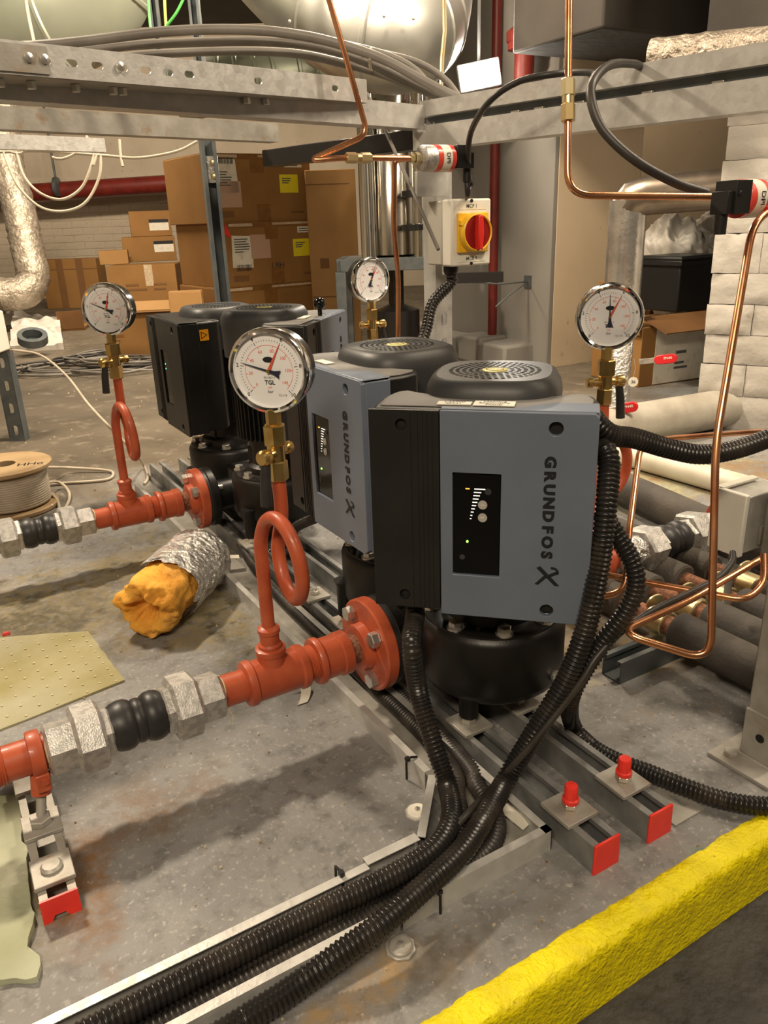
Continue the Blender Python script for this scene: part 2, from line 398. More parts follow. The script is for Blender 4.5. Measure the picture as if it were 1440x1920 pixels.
def slot(cx, cy, w_, h, n=5):
    """vertical stadium"""
    r = w_/2; s = max(h/2-r, 0)
    return [(cx+r*math.cos(PI*k/n), cy+s+r*math.sin(PI*k/n)) for k in range(n+1)]+[(cx+r*math.cos(PI+PI*k/n), cy-s+r*math.sin(PI+PI*k/n)) for k in range(n+1)]
STRUT = [(-.0205, 0), (.0205, 0), (.0205, .041), (.011, .041), (.011, .034), (.0132, .034), (.0132, .0386), (.0181, .0386), (.0181, .0024),
         (-.0181, .0024), (-.0181, .0386), (-.0132, .0386), (-.0132, .034), (-.011, .034), (-.011, .041), (-.0205, .041)]
def strut(mb, p0, p1, opening, sc=1., h=1.):
    """channel from p0 (middle of its closed back) to p1, open towards 'opening'"""
    p0 = V(p0); p1 = V(p1); d = (p1-p0); o = V(opening); side = o.cross(d).normalized()
    F = frame(p0, side, o)
    if F.col[2].xyz.dot(d) < 0: F = frame(p0, -side, o)
    mb.prism([(x*sc, y*sc*h) for x, y in STRUT], F, d.length); return mb
def hexn(mb, p0, p1, r, rot=0.):
    p0 = V(p0); p1 = V(p1); L_ = (p1-p0).length; c = min(r*.10, L_*.2)
    return mb.lathe([(r-c, 0), (r, c), (r, L_-c), (r-c, L_)], p0, p1-p0, 6, rot=rot)
# ================================================================== THE SETTING
def struct(name, mb, m, bevel=0., sm=35, parent=None):
    o = obj(name, mb, m, parent, bevel, sm)
    if not parent: o['kind'] = 'structure'
    return o
struct('floor', MB().box((2.5, 5.72, -.05), (13, 10.56, .1)), 'floor', sm=0)
struct('floor_lower', MB().box((2.5, -2.0, -.11), (13, 4.9, .05)), 'lower_floor', sm=0)
def kerb():
    prof = [(.466, -.002), (.463, .003), (.455, .005), (.447, .0055), (.439, .005), (.432, .0035), (.4275, -.002), (.426, -.012), (.4255, -.03), (.4255, -.048), (.4255, -.066), (.4255, -.086)]
    P = []
    for i in range(len(prof)-1):
        for k in range(2):
            t = k/2; P.append((prof[i][0]*(1-t)+prof[i+1][0]*t, prof[i][1]*(1-t)+prof[i+1][1]*t))
    P.append(prof[-1]); n = len(P); vs = []; fs = []; m = 900
    for i in range(m+1):
        x = -.6+i*.0036
        for j, (y, z) in enumerate(P):
            s_ = j*.0055
            a = mnoise.noise(V((x*150, s_*150, 2)))*.0016+mnoise.noise(V((x*62, s_*62, 7)))*.0020+mnoise.noise(V((x*14, s_*20, 3)))*.0022
            e = mnoise.noise(V((x*30, 9, 1)))*.003+mnoise.noise(V((x*120, 4, 1)))*.0018 if j < 3 else 0
            k_ = 0 if j >= n-1 else 1.
            vs.append((x, y+e-a*k_*(.75 if j > 9 else .25), z+a*k_*(.3 if j > 11 else .9)))
    for i in range(m):
        for j in range(n-1): fs.append((i*n+j, (i+1)*n+j, (i+1)*n+j+1, i*n+j+1))
    return MB().add(vs, fs)
struct('trim_1', kerb(), 'yellow_paint', sm=60)
EX = V((math.cos(YAW), -math.sin(YAW), 0)); EY = V((math.sin(YAW), math.cos(YAW), 0))
# far wall, square to the view, its painted bricks standing a little proud
wc = D(720, 420, 8.9); wc.z = 0
WB = rotz(-YAW, wc)
wb = struct('wall_back', MB(WB).box((0, .1, 1.35), (11, .2, 2.8)), 'wall_white', sm=0)
bm_ = [bpy.data.meshes.new('brick') for _ in range(3)]
for k, me in enumerate(bm_):
    q = MB(); q.box((0, 0, 0), (.219, .010, .070)); vs = [v+V((random.uniform(-.003, .003), random.uniform(-.003, .001), random.uniform(-.003, .003))) for v in q.v]
    me.from_pydata(vs, [], q.f); me.update(); me.materials.append(MATS['wall_white'])
nb = 0
for row in range(17):
    for c in range(14):
        x = -4.55+(c+.5*(row % 2))*.226; z = .035+row*.076
        if x > -1.9 and row < 12: continue
        b_ = bpy.data.objects.new('brick', bm_[(c*7+row*3) % 3]); COL.objects.link(b_); b_.parent = wb
        b_.matrix_basis = WB @ Matrix.Translation((x, .0015-random.uniform(0, .0025), z)); nb += 1
struct('wall_left', MB().box((-3.0, 3.2, 1.35), (.2, 14.5, 2.8)), 'wall_white', sm=0)
# pillar: cream front, grey painted flank
px1 = Yp(1196, 420, 3.03).x
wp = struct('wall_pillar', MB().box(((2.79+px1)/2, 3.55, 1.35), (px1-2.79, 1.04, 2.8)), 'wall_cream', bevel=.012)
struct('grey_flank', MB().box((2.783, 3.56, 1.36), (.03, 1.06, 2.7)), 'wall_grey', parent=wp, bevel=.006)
q = MB()
for i in range(5): q.box((2.66+random.uniform(-.02, .03), 3.25+i*.22, .05+random.uniform(-.01, .02)), (.22+random.uniform(-.03, .04), .24, .14), taper=.93)
struct('upstand', q, 'wall_grey', parent=wp, bevel=.015)
struct('wall_center', MB().box((5.2, 3.95, 1.35), (4.2, .2, 2.8)), 'wall_cream', sm=0)
# near right wall of rough white-painted blocks
c0 = Zp(1312, 800, 0); wd = V((.49, -.87, 0)).normalized(); wn = V((-.87, -.49, 0)).normalized()
WR = frame(c0, wd, (0, 0, 1))        # u along wall, v up, w = u x v
if WR.col[2].xyz.dot(wn) < 0: sgn = -1
else: sgn = 1
wr = struct('wall_right', MB(WR).box((.75, .585, -sgn*.22), (1.5, 1.23, .4)), 'wall_stone', sm=0)
row = 0; z = 0.
while z < 1.12:
    h = random.uniform(.10, .13); x = -.02 if row % 2 else -.015
    first = True
    while x < 1.1:
        L_ = random.uniform(.20, .30) if not (first and row % 2) else .15
        q = MB(); n1, n2 = 12, 6; vs = []; fs = []
        jit = random.uniform(-.003, .007); seed = random.uniform(0, 99)
        for a in range(n1+1):
            for b_ in range(n2+1):
                u = a/n1; v = b_/n2; e = min(u*L_, (1-u)*L_, v*h, (1-v)*h); rnd = min(1, e/.03+.55)
                nn = mnoise.noise(V((u*3+seed, v*2, seed)))*.005+mnoise.noise(V((u*9+seed, v*5, seed)))*.003
                vs.append((x+.001+u*(L_-.002)+nn*.5, z+.001+v*(h-.002)+nn*.4, sgn*(-.004+(.008+jit)*rnd+nn*1.2)))
        for a in range(n1):
            for b_ in range(n2): fs.append((a*(n2+1)+b_, (a+1)*(n2+1)+b_, (a+1)*(n2+1)+b_+1, a*(n2+1)+b_+1))
        if first:   # the end face of the corner block
            m0 = len(vs)
            for b_ in range(n2+1): p = vs[b_]; vs.append((p[0]+.01, p[1], sgn*-.3))
            for b_ in range(n2): fs.append((b_, b_+1, m0+b_+1, m0+b_))
        q.M = WR; q.add(vs, fs); obj('block', q, 'wall_stone', wr, sm=50)
        x += L_; first = False
    z += h; row += 1
# ceiling, its drops and a shading beam
ce = struct('ceiling', MB().box((2.5, 3.5, 2.74), (13, 15.5, .08)), 'ceiling_dark', sm=0)
q = MB(); q.box(tuple(D(1200, 0, 3.2)[:2])+(2.1,), (.55, .5, 1.28)); struct('ceiling_drop', q, 'ceiling_block', parent=ce, bevel=.01)
q = MB(); q.box((4.0, 2.6, 2.035), (3.3, .5, 1.35)); struct('shading_beam', q, 'ceiling_dark', parent=ce, bevel=.01)  # beam lowered to shade and cover the pillar top
q = MB(WR); q.box((.75, 1.97, -sgn*.2), (1.7, 1.46, .5)); struct('ceiling_drop', q, 'ceiling_dark', parent=ce)
# ================================================================== PUMPS
def ngon_round(hw, n=40, p=3.2):
    """rounded square outline"""
    out = []
    for k in range(n):
        a = 2*PI*k/n; c, s_ = math.cos(a), math.sin(a); out.append((hw*math.copysign(abs(c)**(2/p), c), hw*math.copysign(abs(s_)**(2/p), s_)))
    return out
def x_logo(mb, F, s):
    """the crossed mark below the lettering: a long bar, a hooked stroke"""
    bar = [(-.5, .40), (-.34, .48), (.52, -.42), (.32, -.42)]
    mb.prism([(x*s, y*s) for x, y in bar], F, .0012)
    hook = [(-.55, -.40), (-.40, -.42), (-.06, -.06), (-.15, .05)]
    mb.prism([(x*s, y*s) for x, y in hook], F, .0012)
    pts = []
    for k in range(9):
        t = k/8; a = -.3+t*2.0; pts.append((.16+.36*math.cos(a)*.9, .22+.26*math.sin(a)))
    inner = [(.16+.36*.76*math.cos(-.3+k/8*2.0)*.9, .22+.26*.64*math.sin(-.3+k/8*2.0)) for k in range(8, -1, -1)]
    mb.prism([(x*s, y*s) for x, y in pts+inner], F, .0012)
    leg = [(.02, .08), (.13, .0), (.45, .17), (.40, .29)]
    mb.prism([(x*s, y*s) for x, y in leg], F, .0012)
def pump(axis, ang, ztop, label, feet, old=False, labels=False, led='led_green'):
    ax = V((axis[0], axis[1], 0)); t = thing('circulation_pump', ax, label, 'pump', 'pumps in line on the steel rails')
    H = rotz(ang, ax); zb = ztop-.293          # bottom of the control box
    # casing
    q = MB(); q.lathe([(.06, .066), (.085, .078), (.105, .094), (.111, .108), (.111, .186), (.108, .192), (.104, .196), (.104, .199), (.09, .201), (0, .201)], ax, (0, 0, 1), 40)
    cas = obj('volute_casing', q, 'cast_black', t)
    for (fx, fy) in feet:
        q = MB(); q.lathe([(.012, .0585), (.0145, .06), (.0155, .12), (.02, .13)], (fx, fy, 0), (0, 0, 1), 16); obj('foot', q, 'cast_black', t)
    # motor stool and bolts
    q = MB(H); q.lathe([(.075, .2), (.072, .215), (.062, .222), (.062, zb+.01)], (0, 0, 0), (0, 0, 1), 28)
    for k in range(4): q.box((.05*math.cos(k*PI/2+.4), .05*math.sin(k*PI/2+.4), .23), (.04, .018, .06), Matrix.Rotation(0, 4, 'Z'))
    obj('motor_stool', q, 'cast_black', t)
    for k in range(8):
        a = 2*PI*k/8+.32; q = MB(H); hexn(q, (.091*math.cos(a), .091*math.sin(a), .2), (.091*math.cos(a), .091*math.sin(a), .211), .0105); q.cyl((.091*math.cos(a), .091*math.sin(a), .199), (.091*math.cos(a), .091*math.sin(a), .2015), .013); obj('bolt', q, 'bolt_zinc', t)
    # drain plug
    d = V((.30, -.954, 0)); p = ax+d*.109+V((0, 0, .118)); q = MB(); q.lathe([(.007, 0), (.0095, .004), (.0095, .007), (.006, .0075), (.0055, .002), (0, .002)], p, d, 14); obj('drain_plug', q, 'bolt_zinc', t)
    # vent screw
    p = H @ V((-.042, -.062, .222)); q = MB(); hexn(q, p, p+(H.to_3x3() @ V((-.2, -.95, .25)))*.014, .009); obj('vent_screw', q, 'brass', t)
    # motor body with cooling fins
    q = MB(H); q.cyl((0, 0, zb), (0, 0, ztop-.055), .074, n=32)
    for k in range(44):
        a = 2*PI*k/44; q.box((.078, 0, (zb+ztop-.07)/2), (.018, .0028, ztop-.07-zb-.012), Matrix.Rotation(a, 4, 'Z'))
    obj('motor', q, 'cast_black', t)
    # fan cover: rounded-square cap with a pierced grille
    ol = ngon_round(.088); q = MB(H); n = len(ol); vs = []; fs = []
    lv = [(1.0, ztop-.10), (1.01, ztop-.04), (1.03, ztop-.028), (1.0, ztop-.014), (.93, ztop-.003), (.86, ztop)]
    for sc, z in lv: vs += [(x*sc, y*sc, z) for x, y in ol]
    for i in range(len(lv)-1):
        for k in range(n): fs.append((i*n+k, i*n+(k+1) % n, (i+1)*n+(k+1) % n, (i+1)*n+k))
    q.add(vs, fs)
    holes = []
    for ring in range(5):
        r = .024+ring*.0088; m = 16+ring*7
        for k in range(m):
            a = 2*PI*(k+.5*(ring % 2))/m; w2 = r*2*PI/m*.36; h2 = .0031
            c, s_ = math.cos(a), math.sin(a)
            holes.append([(r*c+u*h2*c-v*w2*s_, r*s_+u*h2*s_+v*w2*c) for u, v in ((-1, -.55), (-.45, -1), (.45, -1), (1, -.55), (1, .55), (.45, 1), (-.45, 1), (-1, .55))])
    q.plate([(x*.86, y*.86) for x, y in ol], holes, Matrix.Translation((0, 0, ztop-.0015)), .0015)
    fc = obj('fan_cover', q, 'fan_plastic', t, sm=40)
    q = MB(H); q.lathe([(.07, ztop-.03), (.07, ztop-.0295), (0, ztop-.0295)], (0, 0, 0), (0, 0, 1), 24); obj('fan_shade_disc', q, 'hole_dark', fc)  # stands for the fan inside, coloured dark for the shade under the grille
    q = MB(H); q.lathe([(.017, ztop-.002), (.017, ztop+.0008), (.0155, ztop+.0014), (0, ztop+.0014)], (0, 0, 0), (0, 0, 1), 24); bd = obj('badge', q, 'badge' if not old else 'print_black', fc)
    q = MB(H); q.plate(circ(0, 0, .0125, 20), [circ(0, 0, .0112, 20)], Matrix.Translation((0, 0, ztop+.0014)), .0005); text(q, 'IE4', .009, Matrix.Translation((0, 0, ztop+.0021))); obj('badge_print', q, 'strut_slate', bd, sm=0)
    # control box body: flat front, ends that curve back to the motor
    zt = ztop-.023; h = zt-zb
    body = [(-.135, -.141), (.135, -.141), (.137, -.12), (.137, -.075), (.130, -.045), (.112, -.034), (.096, -.045), (.085, -.052), (.05, -.07), (-.05, -.07), (-.085, -.052), (-.096, -.045), (-.112, -.034), (-.130, -.045), (-.137, -.075), (-.137, -.12)]
    q = MB(H); q.prism(body, Matrix.Translation((0, 0, zb+.004)), h-.004)
    cb = obj('control_box', q, 'black_plastic', t, bevel=.004)
    q = MB(H); q.prism([(-.128, -.128), (-.05, -.128), (.035, -.132), (.085, -.10), (.13, -.10), (.131, -.075), (.123, -.05), (.112, -.041), (.096, -.052), (.08, -.06), (-.08, -.06), (-.096, -.052), (-.112, -.041), (-.123, -.05), (-.13, -.075)], Matrix.Translation((0, 0, zt)), .0018)
    obj('box_top_lid', q, 'dusty_top' if not old else 'black_plastic', cb, bevel=.001)
    FF = H @ frame((0, -.147, zb), (1, 0, 0), (0, 0, 1))         # front face: u right, v up, w outward (-y)
    if (FF.col[2].xyz).dot(H.to_3x3() @ V((0, -1, 0))) < 0: FF = H @ Matrix(((1, 0, 0, 0), (0, 0, 1, -.147), (0, 1, 0, zb), (0, 0, 0, 1)))
    def face(u, v, w_=0.): return FF @ Matrix.Translation((u, v, w_))
    # black front cover (left) with screw holes and grooves
    q = MB(); q.plate([(-.139, .002), (-.051, .002), (-.051, h), (-.139, h)], [circ(-.098, .020, .0075, 14), circ(-.098, h-.018, .0075, 14)], face(0, 0, -.006), .006)
    for gx in (-.082,): pass
    bc = obj('black_cover', q, 'black_plastic', cb)
    q = MB()
    for gx in (-.087, -.078, -.072, -.066, -.060): q.box((gx, h/2, .0004), (.0016, h-.004, .0012), face(0, 0))
    obj('cover_rib', q, 'black_plastic', cb)
    for gz in (.020, h-.018): q = MB(); q.cyl((-.098, gz, -.0058), (-.098, gz, -.0052), .0055, n=10, M=face(0, 0)); obj('cover_screw', q, 'hole_dark', cb)  # screw disc coloured dark for the shade in its hole
    # grey cover (right) with display window and screw holes, wrapping the right end
    gm = 'grey_box' if not old else 'black_plastic'
    d0, d1 = (-.034, .055), (.026, .193)
    q = MB(); win = [(d0[0], d0[1]), (d1[0], d0[1]), (d1[0], d1[1]), (d0[0], d1[1])]
    q.plate([(-.0495, -.004), (.128, -.004), (.1375, .004), (.1375, h-.004), (.133, h+.001), (-.0495, h+.001)], [circ(.087, .013, .0085, 16), circ(.089, h-.018, .0085, 16), win], face(0, 0, -.008), .009)
    q.box((.1362, -.119, zb+h/2-.001), (.0035, .042, h-.002), H)
    q.prism([(-.0495, -.144), (.1375, -.144), (.1375, -.098), (.085, -.098), (.035, -.133), (-.0495, -.131)], H @ Matrix.Translation((0, 0, zt+.0003)), .0022)
    obj('grey_cover', q, gm, cb, bevel=.0012)
    for gx, gz in ((.087, .013), (.089, h-.018)): q = MB(); q.cyl((gx, gz, -.0075), (gx, gz, -.0068), .0062, n=10, M=face(0, 0)); obj('cover_screw', q, 'fan_plastic', cb)  # dark disc colour stands in for shade at the hole bottom
    # display
    dw, dh = d1[0]-d0[0], d1[1]-d0[1]; dc = (d0[0]+dw/2, d0[1]+dh/2)
    q = MB(); q.plate([(d0[0]+.001, d0[1]+.001), (d1[0]-.001, d0[1]+.001), (d1[0]-.001, d1[1]-.001), (d0[0]+.001, d1[1]-.001)], [], face(0, 0, -.0065), .004)
    dp = obj('display_panel', q, 'black_gloss', t, bevel=.001)
    if not old:
        q = MB()
        for k in range(10):
            y = d1[1]-.021-k*.0044; x1 = d0[0]+.0405-.0017*k*1.0-(.0035 if k else 0)+.0008*k*.2; x0 = d0[0]+.027-k*.0006; x1 = max(x1, x0+.002)
            q.box(((x0+x1)/2, y, -.0021), (x1-x0, .0011, .0008), face(0, 0))
        obj('scale_bar', q, 'led_white', dp, sm=0)
        q = MB(); q.box((d0[0]+.0185, d1[1]-.021, -.0021), (.005, .0012, .0008), face(0, 0)); obj('amber_bar', q, 'led_amber', dp, sm=0)
        for ky, ch in ((.0415, '^'), (.0585, 'v')):
            q = MB(); q.cyl((d0[0]+.0375, d1[1]-ky, -.0026), (d0[0]+.0375, d1[1]-ky, -.0014), .0058, n=20, M=face(0, 0)); kb = obj('button', q, 'button_grey', dp)
            q = MB(); sg = 1 if ch == '^' else -1
            for sx in (-1, 1): q.box((0, 0, 0), (.0032, .0008, .0006), face(d0[0]+.0375+sx*.001, d1[1]-ky, -.0011) @ Matrix.Rotation(-sx*sg*.75, 4, 'Z'))
            obj('button_arrow', q, 'label_white', kb, sm=0)
        q = MB(); q.cyl((d0[0]+.044, d1[1]-.024, -.0026), (d0[0]+.044, d1[1]-.024, -.0018), .0042, n=16, M=face(0, 0)); obj('button', q, 'fan_plastic', dp); q = MB(); q.cyl((d0[0]+.012, d0[1]+.024, -.0026), (d0[0]+.012, d0[1]+.024, -.0018), .0035, n=16, M=face(0, 0)); obj('button', q, 'fan_plastic', dp)
        q = MB(); q.cyl((d0[0]+.0185, d0[1]+.046, -.0026), (d0[0]+.0185, d0[1]+.046, -.0016), .0015, n=12, M=face(0, 0)); obj('status_light', q, led, dp)
    else:
        for yy in (.035, .047):
            q = MB(); q.cyl((d0[0]+.02, d1[1]-yy, -.0026), (d0[0]+.02, d1[1]-yy, -.0016), .0016, n=12, M=face(0, 0)); obj('status_light', q, led, dp)
    # lettering reads downwards, letter tops to the right
    if not old:
        q = MB(); word = 'GRUNDFOS'; y = .2195
        for chh in word:
            text(q, chh, .0178, face(.0835, y-.0082, .0012) @ Matrix.Rotation(-PI/2, 4, 'Z'), bold=.055, ext=.03, sx=1.08); y -= .0172
        obj('lettering', q, 'print_black', t, sm=0)
        q = MB(); x_logo(q, face(.0865, .0615, .0008), .028); obj('crossed_mark', q, 'print_black', t, sm=0)
    if labels:
        F = H @ Matrix.Translation((0, 0, zt+.0028))
        for (lx, ly, lw, lh, lines) in labels:
            q = MB(); q.prism([(lx-lw/2, ly-lh/2), (lx+lw/2, ly-lh/2), (lx+lw/2, ly+lh/2), (lx-lw/2, ly+lh/2)], F, .0012); lb = obj('name_label', q, 'label_white', t, sm=0)
            q = MB()
            for i, ln in enumerate(lines): text(q, ln, lh/len(lines)*.92, F @ Matrix.Translation((lx, ly+lh/2-lh/len(lines)*(i+.52), .0014)), bold=.012, sx=1.25)
            if q.v: obj('label_print', q, 'print_black', lb, sm=0)
    return t, H, zb, zt
RX1, RX2 = .592, .686
P1, H1, zb1, zt1 = pump((.668, .832), -PI/4, .553, 'nearest grey and black pump with its control panel facing the camera', ((RX1, .785), (RX2, .785)),
    labels=((-.036, -.118, .042, .016, ('LTHW', 'SPH1')), (.013, -.116, .050, .024, ('Heating', 'Secondary', 'Pump'))))
P2, H2, zb2, zt2 = pump((.690, 1.118), -PI/2, .553, 'second grey pump, its lettered front seen edge-on behind the nearest pump', ((RX1, 1.165), (RX2, 1.165)), labels=((-.036, -.118, .042, .016, ()),))
P3, H3, zb3, zt3 = pump((.690, 1.995), -PI/2, .555, 'all black pump at far left with warning sticker and tiny green lights', ((RX1, 2.03), (RX2, 2.03)), old=True, led='led_teal')
P4, H4, zb4, zt4 = pump((.690, 1.675), PI/4, .573, 'dark pump behind the large front gauge, white label on its box top', ((RX1, 1.63), (RX2, 1.63)), labels=((-.02, -.10, .05, .018, ()),))
# warning sticker on the end wall of the black pump's box
F = H3 @ frame((.1382, -.085, zt3-.03), (0, 1, 0), (0, 0, 1))
q = MB(); q.prism([(-.011, -.013), (.011, -.013), (.011, .013), (-.011, .013)], F, .001); sk = obj('warning_sticker', q, 'sticker_orange', P3, sm=0)
q = MB(); q.plate([(-.008, -.009), (.008, 0), (-.008, .009)], [[(-.0065, -.0062), (.0048, 0), (-.0065, .0062)]], F @ Matrix.Translation((0, 0, .0011)), .0003); obj('warning_triangle', q, 'print_black', sk, sm=0)
# black ball knob on the far pump
q = MB(); c = V((.79, 1.60, .566)); q.lathe([(0, -.013)]+[(.0135*math.sin(a*PI/10), -.0135*math.cos(a*PI/10)) for a in range(1, 10)]+[(0, .0135)], c+V((0, 0, .012)), (0, 0, 1), 18); q.cyl(c-V((0, 0, .02)), c, .005); obj('ball_knob', q, 'black_gloss', P4)
# twin casings: black neck and flange on the pipe line
def neck(P, yc, xa, x0, x1, zc=.12):
    q = MB(); q.cyl((x0+.02, yc, zc), (x1-.02, yc, zc), .036, n=24); q.box(((x0+x1)/2, yc, zc+.005), (.11, .14, .10)); obj('casing_neck', q, 'cast_black', P, bevel=.01)
    for xf in (x0, x1-.02):
        q = MB(); q.rcyl((xf, yc, zc), (xf+.02, yc, zc), .073, .003, 36); fl = obj('flange', q, 'cast_black', P)
neck(P1, .955, .68, .542, .825); neck(P4, 1.80, .68, .542, .825)
# ================================================================== RED PIPE LINES
def hexpart(name, t, yc, zc, x0, x1, r, m, rot=0.):
    q = MB(); hexn(q, (x0, yc, zc), (x1, yc, zc), r, rot); return obj(name, q, m, t)
def bellows(t, yc, zc, x0, x1, r):
    L_ = x1-x0; pr = [(r*.86, 0), (r*.9, .06), (r*.98, .12), (r*1.04, .24), (r*1.02, .34), (r*.92, .42), (r*.86, .44), (r*.90, .47), (r*.92, .52), (r*.90, .57), (r*.86, .60), (r*.92, .62), (r*1.02, .70), (r*1.04, .80), (r*.98, .90), (r*.88, .96), (r*.86, 1)]
    q = MB(); q.lathe([(a, b_*L_) for a, b_ in pr], (x0, yc, zc), (1, 0, 0), 28); return obj('rubber_bellows', q, 'rubber', t)
def suction(yc, xs, label, grp):
    zc = .12; t = thing('red_pipe_run', (.2, yc, 0), label, 'pipe', grp)
    q = MB(); q.cyl((xs, yc, zc), (.05, yc, zc), .0235, n=24); obj('pipe', q, 'red_paint', t)
    hexpart('hex_adapter', t, yc, zc, .040, .078, .035, 'zinc_cast', .2)
    hexpart('union_nut', t, yc, zc, .074, .112, .0465, 'zinc_cast', .35)
    hexpart('union_collar', t, yc, zc, .109, .122, .036, 'zinc_cast', .1)
    bellows(t, yc, zc, .118, .197, .0335)
    hexpart('union_collar', t, yc, zc, .193, .206, .036, 'zinc_cast', .1)
    hexpart('union_nut', t, yc, zc, .203, .241, .0465, 'zinc_cast', .35)
    hexpart('hex_adapter', t, yc, zc, .238, .276, .035, 'zinc_cast', .2)
    q = MB(); q.cyl((.276, yc, zc), (.33, yc, zc), .0235, n=24); obj('pipe', q, 'red_paint', t)
    q = MB()
    for xx in (.042, .276):
        pts = [V((xx+.003*math.sin(a*1.7), yc+.0248*math.cos(a), zc+.0248*math.sin(a))) for a in [k*.35 for k in range(40)]]; q.tube(pts, .0012, 5)
    q.tube([V((.277, yc-.022, zc-.012)), V((.284, yc-.026, zc-.028)), V((.281, yc-.026, zc-.04))], .0008, 5)
    obj('hemp_thread', q, 'hemp', t)
    q = MB(); q.lathe([(.026, .312), (.033, .314), (.034, .318), (.034, .324), (.031, .327), (.031, .395), (.034, .398), (.034, .404), (.033, .408), (.027, .410)], (0, yc, zc), (1, 0, 0), 32)
    q.lathe([(.022, 0), (.021, .038), (.0225, .040), (.0225, .048), (.018, .050)], (.358, yc, zc), (0, 0, 1), 24); obj('tee', q, 'red_paint', t)
    q = MB(); pr = [(.0265, .408)]
    for k in range(8): pr += [(.0275, .410+k*.0022), (.0262, .4111+k*.0022)]
    q.lathe(pr, (0, yc, zc), (1, 0, 0), 28); obj('threaded_nipple', q, 'red_paint', t)
    q = MB(); q.lathe([(.027, .424), (.035, .425), (.0365, .428), (.0365, .434), (.0325, .438), (.032, .464), (.0345, .466), (.0345, .480), (.028, .482)], (0, yc, zc), (1, 0, 0), 32); obj('socket_coupling', q, 'red_paint', t)
    q = MB(); q.cyl((.480, yc, zc), (.505, yc, zc), .0235, n=24); obj('rusty_nipple', q, 'rust_thread', t)
    q = MB(); q.lathe([(.03, .498), (.0365, .499), (.0375, .503), (.039, .513), (.072, .514), (.0745, .5165), (.0745, .533), (.073, .535)], (0, yc, zc), (1, 0, 0), 48); fl = obj('flange', q, 'red_paint', t)
    for k in range(4):
        a = PI/4+PI/2*k+.15; y, z = yc+.055*math.cos(a), zc+.055*math.sin(a)
        q = MB(); hexn(q, (.500, y, z), (.514, y, z), .0125, k*.4); q.cyl((.533, y, z), (.575, y, z), .006); obj('bolt', q, 'bolt_zinc', fl)
    q = MB(); q.cyl((.535, yc, zc), (.542, yc, zc), .071, n=36); obj('gasket', q, 'rubber', t)
    return t
SF = suction(.955, -.6, 'orange-red inlet pipe with steel unions and black bellows bolted to nearest pump', 'red pump pipes')
SR = suction(1.80, -.3, 'orange-red inlet pipe with steel unions bolted to the far black pump', 'red pump pipes')
# coupling at far left of the front run, cut by the frame
q = MB(); q.lathe([(.026, -.20), (.036, -.198), (.036, -.03), (.034, -.026), (.027, -.024)], (0, .955, .12), (1, 0, 0), 28); obj('socket_coupling', q, 'red_paint', SF)
q = MB(); pr = []
for k in range(6): pr += [(.0262, -.026+k*.003), (.025, -.0245+k*.003)]
q.lathe(pr, (0, .955, .12), (1, 0, 0), 24); obj('threaded_nipple', q, 'red_paint', SF)
def discharge(yc, label, full=True):
    zc = .12; t = thing('red_discharge_run', (1.1, yc, 0), label, 'pipe', 'red pump pipes')
    q = MB(); q.cyl((.86, yc, zc), (1.12, yc, zc), .0235, n=24); q.lathe([(.073, .825), (.074, .828), (.074, .843), (.039, .846), (.036, .86)], (0, yc, zc), (1, 0, 0), 40)
    q.lathe([(.026, .945), (.033, .948), (.033, 1.05), (.026, 1.053)], (0, yc, zc), (1, 0, 0), 28); q.lathe([(.022, 0), (.022, .05)], (1.003, yc, zc), (0, 0, 1), 20); obj('pipe', q, 'red_paint', t)
    q = MB(); q.cyl((1.07, yc, zc), (1.15, yc, zc), .031, n=20); obj('foil_wrap', q, 'foil', t)
    hexpart('union_nut', t, yc, zc, 1.145, 1.19, .0465, 'zinc_cast', .3)
    hexpart('union_collar', t, yc, zc, 1.188, 1.20, .036, 'zinc_cast', .1)
    bellows(t, yc, zc, 1.197, 1.275, .0335)
    hexpart('union_collar', t, yc, zc, 1.272, 1.286, .036, 'zinc_cast', .1)
    hexpart('union_nut', t, yc, zc, 1.283, 1.325, .0465, 'zinc_cast', .3)
    hexpart('hex_adapter', t, yc, zc, 1.322, 1.36, .035, 'zinc_cast', .2)
    q = MB(); q.cyl((1.355, yc, zc), (1.9, yc, zc), .0235, n=24); obj('pipe', q, 'red_paint', t)
    q = MB(); q.cyl((1.357, yc, zc), (1.385, yc, zc), .025, n=20); obj('rusty_nipple', q, 'rust_thread', t)
    q = MB(); q.lathe([(.03, 1.40), (.048, 1.402), (.048, 1.416), (.03, 1.42)], (0, yc, zc), (1, 0, 0), 24); q.box((1.395, yc, zc+.045), (.05, .012, .03)); obj('pipe_clamp', q, 'red_paint', t, bevel=.003)
    return t
discharge(.968, 'discharge pipe with steel unions and black bellows right of nearest pump')
